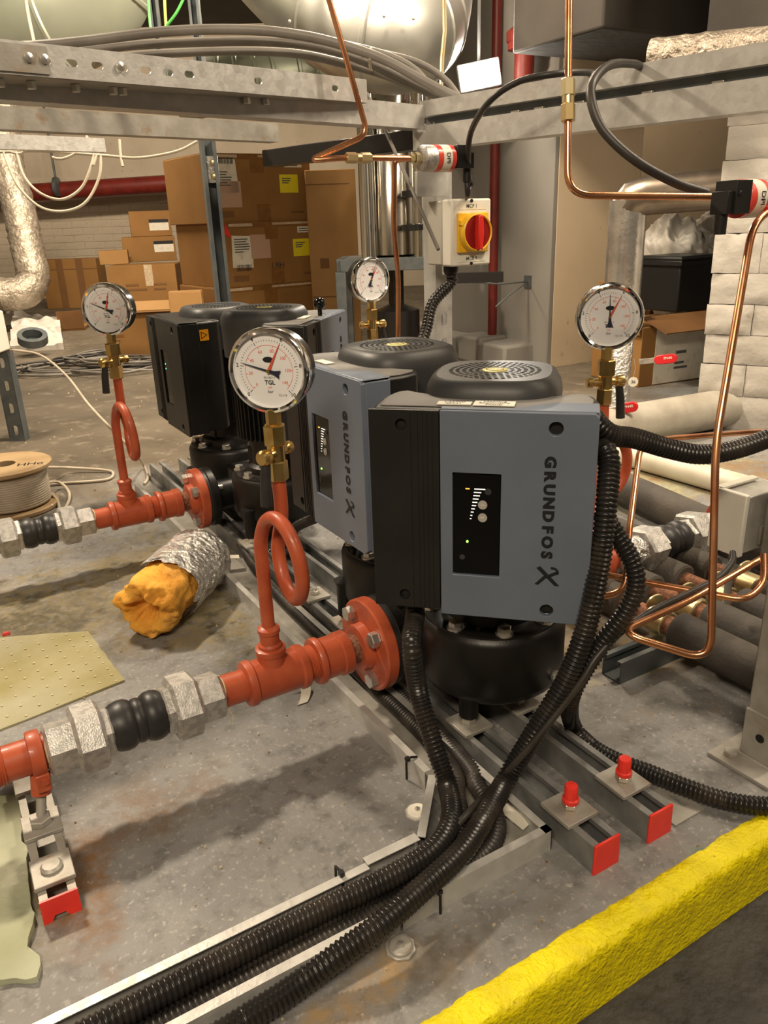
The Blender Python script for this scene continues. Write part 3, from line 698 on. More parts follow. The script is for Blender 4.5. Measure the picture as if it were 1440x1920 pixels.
# ================================================================== PRESSURE GAUGES
def gauge(base, top, face_ang, label, bar, red, lever_dir, loop_ang=0., lz=.155):
    """base: tee outlet; top: centre of the dial"""
    b = V(base); c = V(top); t = thing('pressure_gauge', b, label, 'pressure gauge', 'dial pressure gauges on the pump pipes')
    xs = c.x; ys = c.y; zd = c.z
    # siphon: rises, loops over towards the camera, rises again under the dial
    R_ = .052; lc = rotz(loop_ang); zl = b.z+lz
    pts = [b+V((0, 0, -.005)), b+V((0, 0, .05))]
    for k in range(0, 25):
        a = k/24*2*PI
        off = lc @ V((.026*k/24, -R_+R_*math.cos(a), 0)); pts.append(V((b.x, b.y, zl))+off+V((0, 0, (R_*1.12)*math.sin(a))))
    e = pts[-1]; pts += [V((xs, ys, zl+.045)), V((xs, ys, zd-.148))]
    q = MB(); q.tube(spline(pts, .006), .0098, 12); obj('siphon_tube', q, 'red_paint', t)
    q = MB(); q.lathe([(.016, -.012), (.0175, -.008), (.0175, .004), (.0145, .007), (.0145, .022), (.0165, .024), (.0165, .030), (.0105, .034)], b, (0, 0, 1), 18); obj('socket', q, 'red_paint', t)
    sx = V((xs, ys, 0))
    q = MB(); hexn(q, sx+V((0, 0, zd-.150)), sx+V((0, 0, zd-.122)), .0145, .2); obj('brass_hex', q, 'brass', t)
    q = MB(); hexn(q, sx+V((0, 0, zd-.100)), sx+V((0, 0, zd-.072)), .0155, .5); obj('brass_hex', q, 'brass', t)
    q = MB(); q.cyl(sx+V((0, 0, zd-.124)), sx+V((0, 0, zd-.098)), .012, n=18); hexn(q, sx+V((0, 0, zd-.072)), sx+V((0, 0, zd-.05)), .0105)
    L_ = V((math.cos(lever_dir), math.sin(lever_dir), 0)); pc = sx+V((0, 0, zd-.111))
    q.lathe([(.006, -.034), (.0085, -.032), (.0085, -.024), (.006, -.022), (.008, -.012), (.008, .012), (.006, .018), (.0095, .020), (.011, .026), (.011, .032), (.008, .036)], pc, L_, 16); cock = obj('gauge_cock', q, 'brass', t)
    lp = pc+L_*.026; q = MB(); q.tube([lp+V((0, 0, -.008)), lp+L_*.004+V((0, 0, -.03)), lp+L_*.007+V((0, 0, -.066))], [.0065, .0075, .008], 12); obj('lever_handle', q, 'rubber', cock)
    # head
    n = V((math.sin(face_ang), -math.cos(face_ang), 0)); F = frame(c, V((math.cos(face_ang), math.sin(face_ang), 0)), (0, 0, 1))
    q = MB(); q.lathe([(.046, -.036), (.0515, -.034), (.0525, -.03), (.0525, .0)], c, n, 48); obj('case', q, 'steel_black', t)
    q = MB(); q.lathe([(.0525, -.012), (.0552, -.010), (.0562, -.004), (.0562, .004), (.0545, .0075), (.0515, .0085), (.0485, .006), (.0482, .001)], c, n, 56); obj('bezel', q, 'chrome', t)
    q = MB(); q.lathe([(.0485, .0), (.0485, .0012), (0, .0012)], c, n, 48); dl = obj('dial', q, 'dial_white', t)
    FD = F.copy()
    if FD.col[2].xyz.dot(n) < 0: raise RuntimeError('dial frame')
    def at(r, a, w_=.0015): return FD @ Matrix.Translation((r*math.cos(a), r*math.sin(a), w_))
    def ang(v): return math.radians(225-27*v)
    q = MB()
    for k in range(51):
        a = ang(k/5); big = k % 10 == 0; L2 = .0045 if big else .0022
        q.box((0, 0, 0), (L2, .0007 if big else .00045, .0002), at(.0405-L2/2, a) @ Matrix.Rotation(a, 4, 'Z'))
    for v in (0, 2, 4, 6, 8, 10): text(q, str(v), .0072, at(.0445, ang(v)), bold=.01)
    text(q, 'bar', .0062, at(.0275, -PI/2)); text(q, 'TGL', .0078, at(.0155, -PI/2), bold=.03); text(q, 'EN 837-1', .0042, at(.009, -PI/2)); text(q, 'CL-1.6', .0042, at(.036, math.radians(-62)))
    q.plate(circ(0, 0, .0038, 20, rx=.0075), [], at(.0145, PI/2), .0002)
    q.plate(circ(0, 0, .0406, 60)[0:60], [circ(0, 0, .0402, 60)], at(0, 0), .0001) if False else None
    obj('dial_print', q, 'print_black', dl, sm=0)
    q = MB()
    arc = [(.0335*math.cos(ang(k/4.)), .0335*math.sin(ang(k/4.))) for k in range(41)]+[(.0331*math.cos(ang(k/4.)), .0331*math.sin(ang(k/4.))) for k in range(40, -1, -1)]
    q.prism(arc, at(0, 0), .0002)
    for k in range(8):
        v = k*20/14.5; text(q, str(k*20), .0058, at(.0262, ang(v)), bold=.005); a = ang(v); q.box((0, 0, 0), (.003, .0006, .0002), at(.0318, a) @ Matrix.Rotation(a, 4, 'Z'))
    text(q, 'psi', .005, at(.0215, -PI/2)); obj('psi_print', q, 'print_red', dl, sm=0)
    a = ang(bar); M = at(0, 0, .0035) @ Matrix.Rotation(a, 4, 'Z')
    q = MB(); q.prism([(0, -.0013), (.037, -.0003), (.037, .0003), (0, .0013)], M, .0005); q.prism([(0, -.002), (0, .002), (-.008, .0025), (-.0165, .0055), (-.0150, 0), (-.0165, -.0055), (-.008, -.0025)], M, .0005); obj('needle', q, 'needle_blue', dl, sm=0)
    a = ang(red); M = at(0, 0, .0026) @ Matrix.Rotation(a, 4, 'Z'); q = MB(); q.prism([(0, -.0022), (.038, -.0003), (.038, .0003), (0, .0022)], M, .0004); obj('red_pointer', q, 'needle_red', dl, sm=0)
    q = MB(); q.cyl((0, 0, .002), (0, 0, .0055), .0024, n=14, M=FD); obj('needle_hub', q, 'brass', dl)
    return t
g1 = Yp(505, 695, .955); g3 = Yp(200, 580, 1.80); g4 = Yp(1143, 594, .968); g2 = Yp(695, 525, 1.80)
G1 = gauge((.358, .955, .17), (g1.x, .955, g1.z), -PI*.255, 'largest pressure gauge, nearest the camera, on a coiled red tube', 2.25, 6., PI*1.18)
G3 = gauge((.358, 1.80, .17), (g3.x, 1.80, g3.z), -PI*.23, 'pressure gauge at far left above the rear red pipe with coiled tube', 2.5, 5.6, PI*1.12)
G4 = gauge((1.003, .968, .17), (g4.x, .968, g4.z), -PI*.21, 'pressure gauge at right in front of the silver lagged pipe', 4.9, 6., PI*-.12, loop_ang=PI*.5, lz=.130)
G2 = gauge((.99, 1.80, .17), (g2.x, 1.80, g2.z), PI*.035, 'small rear pressure gauge seen between the isolator switch and carton stack', 5.8, 6.2, PI*-.1)
# ================================================================== RAILS UNDER THE PUMPS
def hexbolt(parent, p, r=.010, h=.009, m='bolt_zinc', name='hex_nut', stud=.004):
    q = MB(); hexn(q, p, V(p)+V((0, 0, h)), r, random.uniform(0, 1)); q.cyl(V(p)+V((0, 0, h-.001)), V(p)+V((0, 0, h+stud)), r*.5, n=12); return obj(name, q, m, parent)
def rail(x, label):
    t = thing('steel_rail', (x, .51, 0), label, 'steel rail', 'slotted steel rails under the pumps')
    q = MB(); strut(q, (x, .510, 0), (x, 2.45, 0), (0, 0, 1)); obj('channel', q, 'strut_dark', t)
    q = MB(); q.prism([(-.0215, -.002), (.0215, -.002), (.0205, .043), (-.0205, .0435)], frame((x, .5105, 0), (1, 0, 0), (0, 0, 1)), .004); obj('end_cap', q, 'red_plastic', t, bevel=.0015)
    for y, kind in ((.572, 'cap'), (.785, 'foot'), (1.165, 'foot'), (1.30, 'nut'), (1.63, 'foot'), (2.03, 'foot')):
        q = MB(); q.box((x+random.uniform(-.002, .002), y, .0440), (.050, .052, .006), None); pl = obj('clamp_plate', q, 'galv_dull', t, bevel=.001)
        if kind != 'foot':
            hexbolt(pl, (x, y, .047), .0108, .008)
            if kind == 'cap':
                q = MB(); q.lathe([(.0105, .0545), (.0108, .060), (.0088, .0615), (.0084, .078), (.0076, .0795), (0, .080)], (x, y, 0), (0, 0, 1), 18); obj('thread_cap', q, 'red_plastic', pl)
        else: hexbolt(pl, (x, y, .047), .0115, .0095, stud=.002)
    return t
rail(RX1, 'steel channel rail with red end cap, left of the two in front')
rail(RX2, 'steel channel rail with red end cap, right of the two in front')
# ================================================================== GALVANISED CABLE TRUNKING
tr = thing('cable_trunking', (.48, .6, 0), 'open galvanised cable trunking running beside the rails on the floor', 'trunking')
def tside(p0, p1, inward, h=.032, lip=.011, name='trunking_side'):
    p0 = V((*p0, 0)); p1 = V((*p1, 0)); d = (p1-p0).normalized(); n = V((*inward, 0)).normalized()
    F = frame(p0, n, (0, 0, 1)); pr = [(0, 0), (.0012, 0), (.0012, h-.0012), (lip, h-.0012), (lip, h), (0, h)]
    L_ = (p1-p0).length
    if F.col[2].xyz.dot(d) < 0: F = frame(p1, n, (0, 0, 1))
    q = MB(); q.prism(pr, F, L_); return obj(name, q, 'galv', tr, sm=30)
tside((.484, 2.3), (.484, .742), (1, 0))
tside((.486, .735), (.409, .649), (.75, -.66))
tside((.409, .652), (.335, .650), (0, -1), h=.0345, lip=.013)
tside((.335, .646), (-.62, .640), (0, -1))
tside((.557, 1.30), (.557, .566), (-1, 0))
tside((.557, .566), (.337, .566), (0, 1))
tside((.334, .569), (-.62, .567), (0, 1), h=.030)
for bc_, bs_ in (((.5205, 1.4715, .0012), (.070, 1.64, .0012)), ((-.09, .606, .0012), (1.05, .072, .0012)), ((.496, .609, .0012), (.118, .082, .0012))): q = MB(); q.box(bc_, bs_); obj('trunking_base', q, 'galv_dull', tr, sm=0)
for i, (x, y) in enumerate(((.452, .712), (.322, .548))):
    t_ = thing('floor_anchor', (x, y, 0), ('white washer floor anchor inside the angled trunking corner', 'dusty washer floor anchor outside the front trunking wall')[i], 'floor anchor')
    q = MB(); q.prism(circ(0, 0, .017, 8), Matrix.Translation((x, y, 0)), .002); obj('base_plate', q, 'galv', t_)
    q = MB(); q.lathe([(.0135, .002), (.0135, .0045), (.0115, .0062), (.009, .0062)], (x, y, 0), (0, 0, 1), 24); q.lathe([(.0095, .0055), (.0, .0058)], (x, y, 0), (0, 0, 1), 20); w1 = obj('washer', q, 'label_white' if i == 0 else 'galv_dull', t_)
    q = MB(); q.lathe([(.004, .0055), (.0038, .008), (0, .0085)], (x, y, 0), (0, 0, 1), 10); obj('screw_head', q, 'bolt_zinc', t_)
for i, (p, axis) in enumerate((((.4795, .775, .030), 0), ((.302, .646, .030), 1), ((.385, .566, .026), 1))):
    lab = ('black cable tie around the left trunking wall', 'black cable tie around the long rear trunking wall', 'black cable tie strapping conduits to the front trunking wall')[i]
    q = MB(); x, y, z = p
    d = V((0, 1, 0)) if axis == 0 else V((1, 0, 0)); n = V((1, 0, 0)) if axis == 0 else V((0, 1, 0)); s_ = -1
    c = V(p); q.tube([c+n*s_*.004+V((0, 0, -.028)), c+n*s_*.004+V((0, 0, .003)), c+n*.002+V((0, 0, .0065)), c+n*.013+V((0, 0, .003)), c+n*.014+V((0, 0, -.012))], .0018, 8)
    q.box(c+n*s_*.002+V((0, 0, .0055)), (.006, .006, .0055)); tag(obj('cable_tie', q, 'black_plastic'), lab, 'cable tie')
# ================================================================== CONDUITS AND CABLES ON THE FLOOR
def cable(name, pts, r, m, label, cat='cable', group=None, step=.008, n=10):
    q = MB(); q.tube(spline(pts, step), r, n); return tag(obj(name, q, m, sm=80), label, cat, group)
def conduit(pts, r, m, label, pitch=.0060, n=14):
    q = MB(); corr(q, pts, r, pitch, r*.17, n); return tag(obj('corrugated_conduit', q, m, sm=70), label, 'conduit', 'black corrugated conduits')
bx1 = H1 @ V((-.095, -.105, zb1))
conduit([bx1+V((0, 0, .01)), bx1+V((0, -.002, -.03)), D(772, 1210, 1.03), D(785, 1300, 1.06), D(812, 1390, 1.06), D(838, 1470, 1.05), Zp(846, 1535, .045), Zp(815, 1590, .044), Zp(735, 1642, .04), Zp(600, 1708, .034), Zp(420, 1800, .033), Zp(230, 1900, .032), Zp(60, 1992, .032), Zp(-90, 2075, .03)], .0138, 'conduit', 'corrugated conduit dropping from under the nearest control box into the trunking')
rr = H1 @ V((.139, -.08, .42))
conduit([D(1112, 852, 1.0), D(1132, 842, .985), D(1142, 870, .975), D(1136, 960, .96), D(1122, 1070, .97), D(1098, 1180, .98), D(1062, 1275, 1.0), D(1005, 1370, 1.02), D(950, 1460, 1.03), Zp(905, 1540, .052), Zp(862, 1600, .05), Zp(785, 1672, .048), Zp(710, 1737, .046), Zp(633, 1793, .036), Zp(580, 1832, .024), Zp(528, 1869, .016), Zp(448, 1920, .0148), Zp(330, 1993, .0148), Zp(200, 2075, .0148)], .0142, 'conduit', 'thick corrugated conduit running down the right side of the nearest pump')
conduit([D(1128, 960, 1.0), D(1158, 1005, .99), D(1186, 1055, .985), D(1192, 1100, .985), D(1172, 1150, .99), D(1130, 1205, 1.0), D(1092, 1262, 1.01), D(1068, 1315, 1.03), Zp(1075, 1362, .03), Zp(1110, 1400, .016), Zp(1160, 1428, .015), Zp(1215, 1448, .015), Zp(1290, 1478, .0155), Zp(1365, 1502, .0155), Zp(1450, 1512, .0155), Zp(1600, 1505, .0155)], .0128, 'conduit', 'corrugated conduit curving off right across the floor past the red caps')
conduit([Zp(380, 930, .05), Zp(440, 1000, .03), Zp(470, 1050, .02), Zp(520, 1112, .017), Zp(600, 1190, .017), Zp(700, 1285, .017), Zp(790, 1372, .018), Zp(850, 1445, .022), V((.500, .690, .022)), V((.470, .640, .018)), V((.41, .6175, .016)), V((.30, .6165, .016)), V((.1, .616, .016)), V((-.15, .615, .016)), V((-.45, .615, .016))], .0128, 'conduit_dusty', 'dusty corrugated conduit lying in the trunking, left one of the pair')
conduit([Zp(460, 960, .03), Zp(505, 1050, .02), Zp(560, 1115, .018), Zp(640, 1195, .018), Zp(740, 1290, .018), Zp(815, 1365, .02), Zp(880, 1440, .024), V((.535, .690, .022)), V((.520, .630, .018)), V((.48, .596, .016)), V((.40, .5865, .016)), V((.25, .586, .016)), V((.05, .586, .016)), V((-.15, .586, .016)), V((-.45, .585, .016))], .0128, 'conduit_dusty', 'dusty corrugated conduit lying in the trunking, right one of the pair')
conduit([H1 @ V((.120, -.07, .52)), D(1140, 812, 1.0), D(1190, 822, 1.03), D(1250, 840, 1.06), D(1310, 852, 1.08), D(1370, 845, 1.1), D(1440, 822, 1.12), D(1560, 770, 1.15)], .0142, 'conduit', 'thick corrugated conduit sagging right from the nearest pump to the frame edge', .0066)
conduit([H2 @ V((-.06, -.05, zb2+.01)), Zp(560, 985, .14), Zp(545, 1010, .09), Zp(505, 1040, .03), Zp(480, 1060, .02)], .0115, 'conduit', 'short corrugated conduit emerging beneath the second pump')
cable('black_cable', [D(1374, 1036, 1.14), D(1372, 1055, 1.12), D(1345, 1085, 1.09), D(1290, 1113, 1.06), D(1230, 1142, 1.03), D(1170, 1180, 1.0), D(1120, 1230, .99), D(1092, 1275, .99), D(1050, 1330, 1.0), D(985, 1410, 1.01), D(925, 1475, 1.03), Zp(868, 1535, .05), Zp(835, 1575, .03)], .0046, 'cable_black', 'thin black cable from the white junction box joining the thick conduit', group='thin cables')
# ================================================================== PIPE SUPPORT AT LEFT
b0 = thing('pipe_support', (.0, .9, 0), 'floor channel with threaded rod and red clamp holding the front pipe', 'pipe support')
pa = Zp(118, 1716, 0); pb = Zp(60, 1470, 0); d = (pb-pa).normalized(); side = V((d.y, -d.x, 0))
q = MB(); strut(q, pa, pb+d*.03, (0, 0, 1), h=.75); obj('channel', q, 'galv_dull', b0)
q = MB(); F = frame(pa-d*.001, side, (0, 0, 1)); q.prism([(-.021, -.001), (-.012, -.001), (-.008, .008), (.004, .008), (.009, -.001), (.021, -.001), (.021, .0325), (-.021, .0325)], F, .003); obj('end_cap', q, 'red_plastic', b0)
for s_, L_ in ((.040, .05), (.128, .048), (.225, .045)):
    p = pa+d*s_+V((0, 0, .0345)); q = MB(rotz(math.atan2(d.y, d.x), p)); q.box((0, 0, 0), (L_, .046, .006)); pl = obj('clamp_plate', q, 'galv_dull', b0, bevel=.001)
    if s_ < .05: q = MB(); q.lathe([(.013, 0), (.013, .003), (.010, .006), (0, .007)], p+V((0, 0, .003)), (0, 0, 1), 14); obj('bolt_head', q, 'galv_dull', pl)
base = pa+d*.128+V((0, 0, .037)); top = V((.028, .948, .088))
q = MB(); hexn(q, base, base+V((0, 0, .010)), .014); obj('hex_nut', q, 'galv_dull', b0)
q = MB(); q.cyl(base, top, .0062, n=12); obj('threaded_rod', q, 'galv_dull', b0)
q = MB(); q.cyl(base+(top-base)*.62, top+V((0, 0, .008)), .0125, n=14); q.box(top+V((.0, -.012, .005)), (.018, .022, .026)); cl = obj('clamp_stem', q, 'red_paint', b0, bevel=.002)
q = MB(); q.lathe([(.0245, -.009), (.0305, -.008), (.0315, -.004), (.0315, .004), (.0305, .008), (.0245, .009)], (.028, .955, .12), (1, 0, 0), 28); obj('clamp_ring', q, 'red_paint', b0)
q = MB(); q.cyl(top+V((.002, -.026, .008)), top+V((.002, -.018, .008)), .005, n=10); obj('clamp_screw', q, 'red_paint', b0)
# ================================================================== THINGS LYING ON THE FLOOR, LEFT
def sheet(outline, z, amp, sc, thick, seed=0., n=26):
    """thin lumpy sheet: outline of 4 corners, bilinear grid"""
    A, B, C_, E_ = [V((p[0], p[1], 0)) for p in outline]; top = []; vs = []; fs = []
    for i in range(n+1):
        for j in range(n+1):
            u, v = i/n, j/n; p = A*(1-u)*(1-v)+B*u*(1-v)+C_*u*v+E_*(1-u)*v
            e = min(u, 1-u, v, 1-v); edge = mnoise.noise(V((u*9+seed, v*9, 5)))*(.012 if seed else .0025)*(e < .02)
            z_ = z+thick+amp*(mnoise.noise(V((p.x*sc+seed, p.y*sc, 1)))+.5*mnoise.noise(V((p.x*sc*3, p.y*sc*3, seed))))
            vs.append((p.x+edge, p.y+edge*.5, max(z_, z+thick*.5)))
    m = len(vs); vs += [(p[0], p[1], z) for p in vs]
    for i in range(n):
        for j in range(n):
            a = i*(n+1)+j; fs.append((a, a+n+1, a+n+2, a+1)); fs.append((m+a, m+a+1, m+a+n+2, m+a+n+1))
    bd = [i*(n+1) for i in range(n+1)]+[n*(n+1)+j for j in range(1, n+1)]+[i*(n+1)+n for i in range(n-1, -1, -1)]+[j for j in range(n-1, 0, -1)]
    for k in range(len(bd)): a, b_ = bd[k], bd[(k+1) % len(bd)]; fs.append((a, b_, m+b_, m+a))
    return MB().add(vs, fs)
c1, c2, c3, c4 = Zp(234, 1278, 0), Zp(165, 1185, 0), Zp(-220, 1215, 0), Zp(-160, 1435, 0)
pd = tag(obj('absorbent_pad', sheet((c1, c2, c3, c4), 0, .0012, 14, .003), 'absorbent', sm=60), 'yellowish dimpled absorbent pad lying flat left of the front pipe', 'absorbent pad')
q = MB()
for i in range(13):
    for j in range(9):
        u, v = (i+.5)/13, (j+.5*(i % 2)+.25)/9.2; p = V(c1)*(1-u)*(1-v)+V(c2)*(1-u)*v+V(c3)*u*v+V(c4)*u*(1-v); q.lathe([(.0022, 0), (.0016, .0006), (0, .0006)], V((p.x, p.y, .0042)), (0, 0, 1), 7)
o = obj('dimple', q, 'bare_dot' if 'bare_dot' in MATS else 'hemp', pd); o['kind'] = 'stuff'
c1, c2, c3, c4 = Zp(72, 1842, 0), Zp(40, 1500, 0), Zp(-230, 1520, 0), Zp(-200, 1860, 0)
tag(obj('foam_mat', sheet((c1, c2, c3, c4), 0, .006, 16, .010, 4.), 'pale_mat', sm=60), 'pale green crusted mat at the left edge beside the pipe support', 'mat')
# mineral-wool pipe lagging with foil face
def lagging():
    a = Zp(292, 1128, .060); b_ = Zp(368, 1052, .060); a.z = b_.z = .064; ax = (b_-a).normalized(); L_ = (b_-a).length+.0
    t = thing('insulation_offcut', (a.x, a.y, 0), 'torn roll of orange mineral wool with crinkled silver foil jacket on the floor', 'insulation')
    F = frame(a, ax, (0, 0, 1)); n, m = 90, 30
    def shell(r_out, r_in, h0, h1, seed, amp, a0, a1, rag):
        vs = []; fs = []
        for layer, r in ((0, r_out), (1, r_in)):
            for i in range(m+1):
                for k in range(n+1):
                    an = a0+(a1-a0)*k/n; h = h0+(h1-h0)*i/m
                    if i == 0: h += rag*mnoise.noise(V((an*2.2, seed, layer)))
                    r2 = r+amp*mnoise.noise(V((math.cos(an)*2.2+seed, math.sin(an)*2.2, h*26)))+amp*.6*mnoise.noise(V((math.cos(an)*6, math.sin(an)*6+seed, h*70)))+amp*.45*abs(mnoise.noise(V((math.cos(an)*13, math.sin(an)*13+seed, h*170))))
                    sag = .92
                    vs.append(F @ V((h, r2*math.cos(an)*sag, r2*math.sin(an)*1.05)))
        o_ = (m+1)*(n+1)
        for i in range(m):
            for k in range(n):
                p = i*(n+1)+k; fs += [(p, p+1, p+n+2, p+n+1), (o_+p, o_+p+n+1, o_+p+n+2, o_+p+1)]
        for i in range(m):
            for k in (0, n): p = i*(n+1)+k; fs.append((p, p+n+1, o_+p+n+1, o_+p))
        for k in range(n):
            for i in (0, m): p = i*(n+1)+k; fs.append((p, o_+p, o_+p+1, p+1))
        return MB().add(vs, fs)
    W = []; fs = []; NN = 84; prof = [(.060, L_*(1-k/16)-.03*(k/16)) for k in range(17)]+[(.060*(1-k/14)**.8+.0005, -.034-.010*math.sin(PI*k/14)+.055*max(0, (k-7)/7)**1.5) for k in range(1, 15)]
    for i, (r, h) in enumerate(prof):
        for k in range(NN):
            an = 2*PI*k/NN; c_, s_ = math.cos(an), math.sin(an); fr = min(1, i/12)
            lump = mnoise.noise(V((c_*1.6, s_*1.6+3, h*14)))*.013*fr+mnoise.noise(V((c_*4, s_*4, h*50)))*.006+mnoise.noise(V((c_*r*260, s_*r*260, h*260)))*.0028
            hh = mnoise.noise(V((c_*r*30, s_*r*30, 8)))*.022*(i > 14)+mnoise.noise(V((c_*r*90, s_*r*90, 2)))*.008*(i > 14)
            r2 = max(.0004, r+lump*min(1, r/.03)); W.append(F @ V((h+hh, r2*c_*.94, r2*s_*1.03)))
    for i in range(len(prof)-1):
        for k in range(NN): fs.append((i*NN+k, i*NN+(k+1) % NN, (i+1)*NN+(k+1) % NN, (i+1)*NN+k))
    fs.append(tuple(range(NN)))
    obj('wool_body', MB().add(W, fs), 'wool', t, sm=0 if False else 85)
    obj('foil_jacket', shell(.0715, .0705, .045, L_+.015, 8., .003, -.75, 3.5, .055), 'foil', t, sm=50)
    q = MB(); s = spline([F @ V((-.012, -.02, .03)), F @ V((-.03, -.033, .026)), F @ V((-.045, -.043, .02))], .004); q.tube(s, [.006-.004*i/len(s) for i in range(len(s))], 7)
    for k in range(16):
        an = random.uniform(.2, 2.5); p = F @ V((random.uniform(0, .05), .045*math.cos(an), .05*math.sin(an))); dd = V((random.uniform(-.02, .0), random.uniform(-.01, .01), random.uniform(.006, .022))); q.tube([p, p+dd*.6+V((.003, 0, 0)), p+dd], .0004, 4)
    obj('wool_fibre', q, 'wool', t)
lagging()
def scrap(pts3, m, label, name='paper_scrap', w_=.012):
    """curled paper strip: list of centre points, width along a fixed side"""
    P = spline(pts3, .004); d = (P[-1]-P[0]); s = V((-d.y, d.x, 0)).normalized()*w_; vs = []; fs = []
    for p in P: vs += [p-s, p+s, p-s+V((0, 0, .0006)), p+s+V((0, 0, .0006))]
    for i in range(len(P)-1): a = i*4; fs += [(a, a+4, a+5, a+1), (a+2, a+3, a+7, a+6), (a, a+2, a+6, a+4), (a+1, a+5, a+7, a+3)]
    fs += [(0, 1, 3, 2), (len(vs)-4, len(vs)-2, len(vs)-1, len(vs)-3)]
    return tag(obj(name, MB().add(vs, fs), m, sm=60), label, 'paper scrap', 'paper scraps on the floor')
p = Zp(568, 1306, 0); scrap([p+V((-.010, -.020, .001)), p+V((.002, -.006, .003)), p+V((.010, .010, .009)), p+V((.006, .022, .015)), p+V((-.008, .024, .012))], 'paper', 'curled white paper scrap under the front red pipe', w_=.009)
p = Zp(428, 1047, .03); scrap([p+V((-.022, .006, .0)), p+V((0, 0, .003)), p+V((.024, -.008, .001))], 'paper', 'white paper tag lying on the trunking beside the foil lagging', w_=.010)
p = Zp(968, 1550, 0); scrap([p+V((-.004, .022, .018)), p+V((.0, .004, .014)), p+V((.006, -.014, .008))], 'paper', 'white paper strip sticking up inside the trunking corner', w_=.009)
for (px, py, lab) in ((12, 1190, 'small red scrap by the absorbent pad at the left edge'),):
    p = Zp(px, py, 0); q = MB(); q.box(p+V((0, 0, .003)), (.016, .010, .006), taper=.6); tag(obj('red_scrap', q, 'sponge_red', bevel=.001), lab, 'scrap')
# loose grit and chips, uncountable
q = MB()
for k in range(900):
    y = .47+random.random()**1.6*5; x = random.uniform(-.3, 1.3)*(.55+y*.5); s = random.uniform(.0006, .0020)*(1+y*.5)
    if .48 < x < .71 and y < 2.3: continue
    q.box((x, y, s*.5), (s*random.uniform(.8, 2), s, s), rotz(random.uniform(0, 3), (0, 0, 0)) if False else None, taper=.6)
g = tag(obj('floor_grit', q, 'debris', sm=0), 'pale grit and chips scattered over the concrete floor', 'grit'); g['kind'] = 'stuff'
# ================================================================== OVERHEAD STEEL FRAME
cx0, cy0 = .945, 1.405          # corner post of the frame
def slotted_face(mb, F, L_, w_, pitch, sw, sh, t=.0025):
    n = int(L_/pitch); mb.plate([(-w_/2, 0), (w_/2, 0), (w_/2, L_), (-w_/2, L_)], [slot(0, (i+.5)*pitch, sw, sh) for i in range(n)], F, t)
# corner post: slotted back towards the camera
t = thing('frame_post', (.972, 1.385, 0), 'slotted galvanised post carrying the isolator switch behind the second pump', 'steel post', 'posts of the overhead frame')
a = 0.
px0, py0 = .972, 1.385
F = frame((px0, py0, 0), (math.cos(a), math.sin(a), 0), (0, 0, 1)); q = MB(); slotted_face(q, F, .92, .041, .052, .0135, .028)
for s_ in (-1, 1):
    q.box((s_*.0195, .46, -.0205), (.0022, .92, .041), F); q.box((s_*.015, .46, -.0398), (.008, .92, .0024), F)
obj('channel', q, 'galv', t); POSTF = F
q = MB(); q.box((0, .004, -.02), (.11, .006, .11), F); obj('base_plate', q, 'galv_dull', t)
# near right post on its base plate
t = thing('frame_post', (.935, .535, 0), 'square galvanised post with bolted base plate at the lower right edge', 'steel post', 'posts of the overhead frame')
q = MB(rotz(.04, (.935, .535, 0))); q.box((.0, 0, .46), (.0415, .0415, .86)); obj('post_tube', q, 'galv_dull', t, bevel=.003)
q = MB(rotz(.04, (.935, .535, 0))); q.box((-.0225, -.004, .045), (.005, .05, .075)); q.box((.001, -.0235, .045), (.05, .005, .075)); q.box((-.001, 0, .0055), (.056, .056, .005)); sh = obj('socket_bracket', q, 'galv_dull', t, bevel=.0015)
q = MB(rotz(.04, (.935, .535, 0))); q.cyl((-.0255, -.006, .045), (-.0258, -.006, .045), .0065, n=14); q.cyl((.001, -.0262, .045), (.001, -.0266, .045), .0075, n=14); obj('bolt_hole', q, 'hole_dark', sh)
q = MB(rotz(.04, (.935, .535, 0))); q.box((0, 0, .003), (.125, .095, .006)); obj('base_plate', q, 'galv_dull', t, bevel=.001)
q = MB(); hexn(q, (.893, .557, .006), (.893, .557, .014), .010); obj('bolt', q, 'galv_dull', t)
# right-hand double beam, 13 degrees off the rails
t = thing('frame_beam', (.93, 1.4, .87), 'double galvanised channel beam running overhead to the upper right', 'steel beam', 'beams of the overhead frame')
MBm = rotz(math.radians(13), (.93, 1.4, 0))
q = MB(MBm); q.prism([(0, .929), (.041, .929), (.041, .932), (.003, .932), (.003, .9535), (.041, .9535), (.041, .9565), (0, .9565)], frame((0, -1.25, 0), (1, 0, 0), (0, 0, 1)) @ Matrix.Scale(-1, 4, (0, 0, 1)), 1.25); obj('upper_channel', q, 'galv', t)
q = MB(MBm); q.prism([(0, .872), (.041, .872), (.041, .875), (.003, .875), (.003, .911), (.041, .911), (.041, .914), (0, .914)], frame((0, -1.25, 0), (1, 0, 0), (0, 0, 1)) @ Matrix.Scale(-1, 4, (0, 0, 1)), 1.27); obj('lower_channel', q, 'galv', t)
q = MB(MBm); q.prism([(0, .874), (.041, .874), (.041, .911), (0, .911)], frame((0, .021, 0), (1, 0, 0), (0, 0, 1)) @ Matrix.Scale(-1, 4, (0, 0, 1)), .50); obj('shaded_end', q, 'steel_black', t, bevel=.002)  # far run of the lower channel, its shadow put into dark steel
q = MB(MBm); q.box((.028, -.62, .9215), (.02, 1.24, .016)); obj('spacer', q, 'strut_slate', t)
for k, y in enumerate((-.14, -.22, -.27, -.35, -.47, -.58)):
    q = MB(MBm); q.box((.012, y, .9165), (.008, .018, .004)); obj('slot_glint', q, 'bolt_zinc', t, bevel=.001)  # small bright pieces put in as the glints along the slot
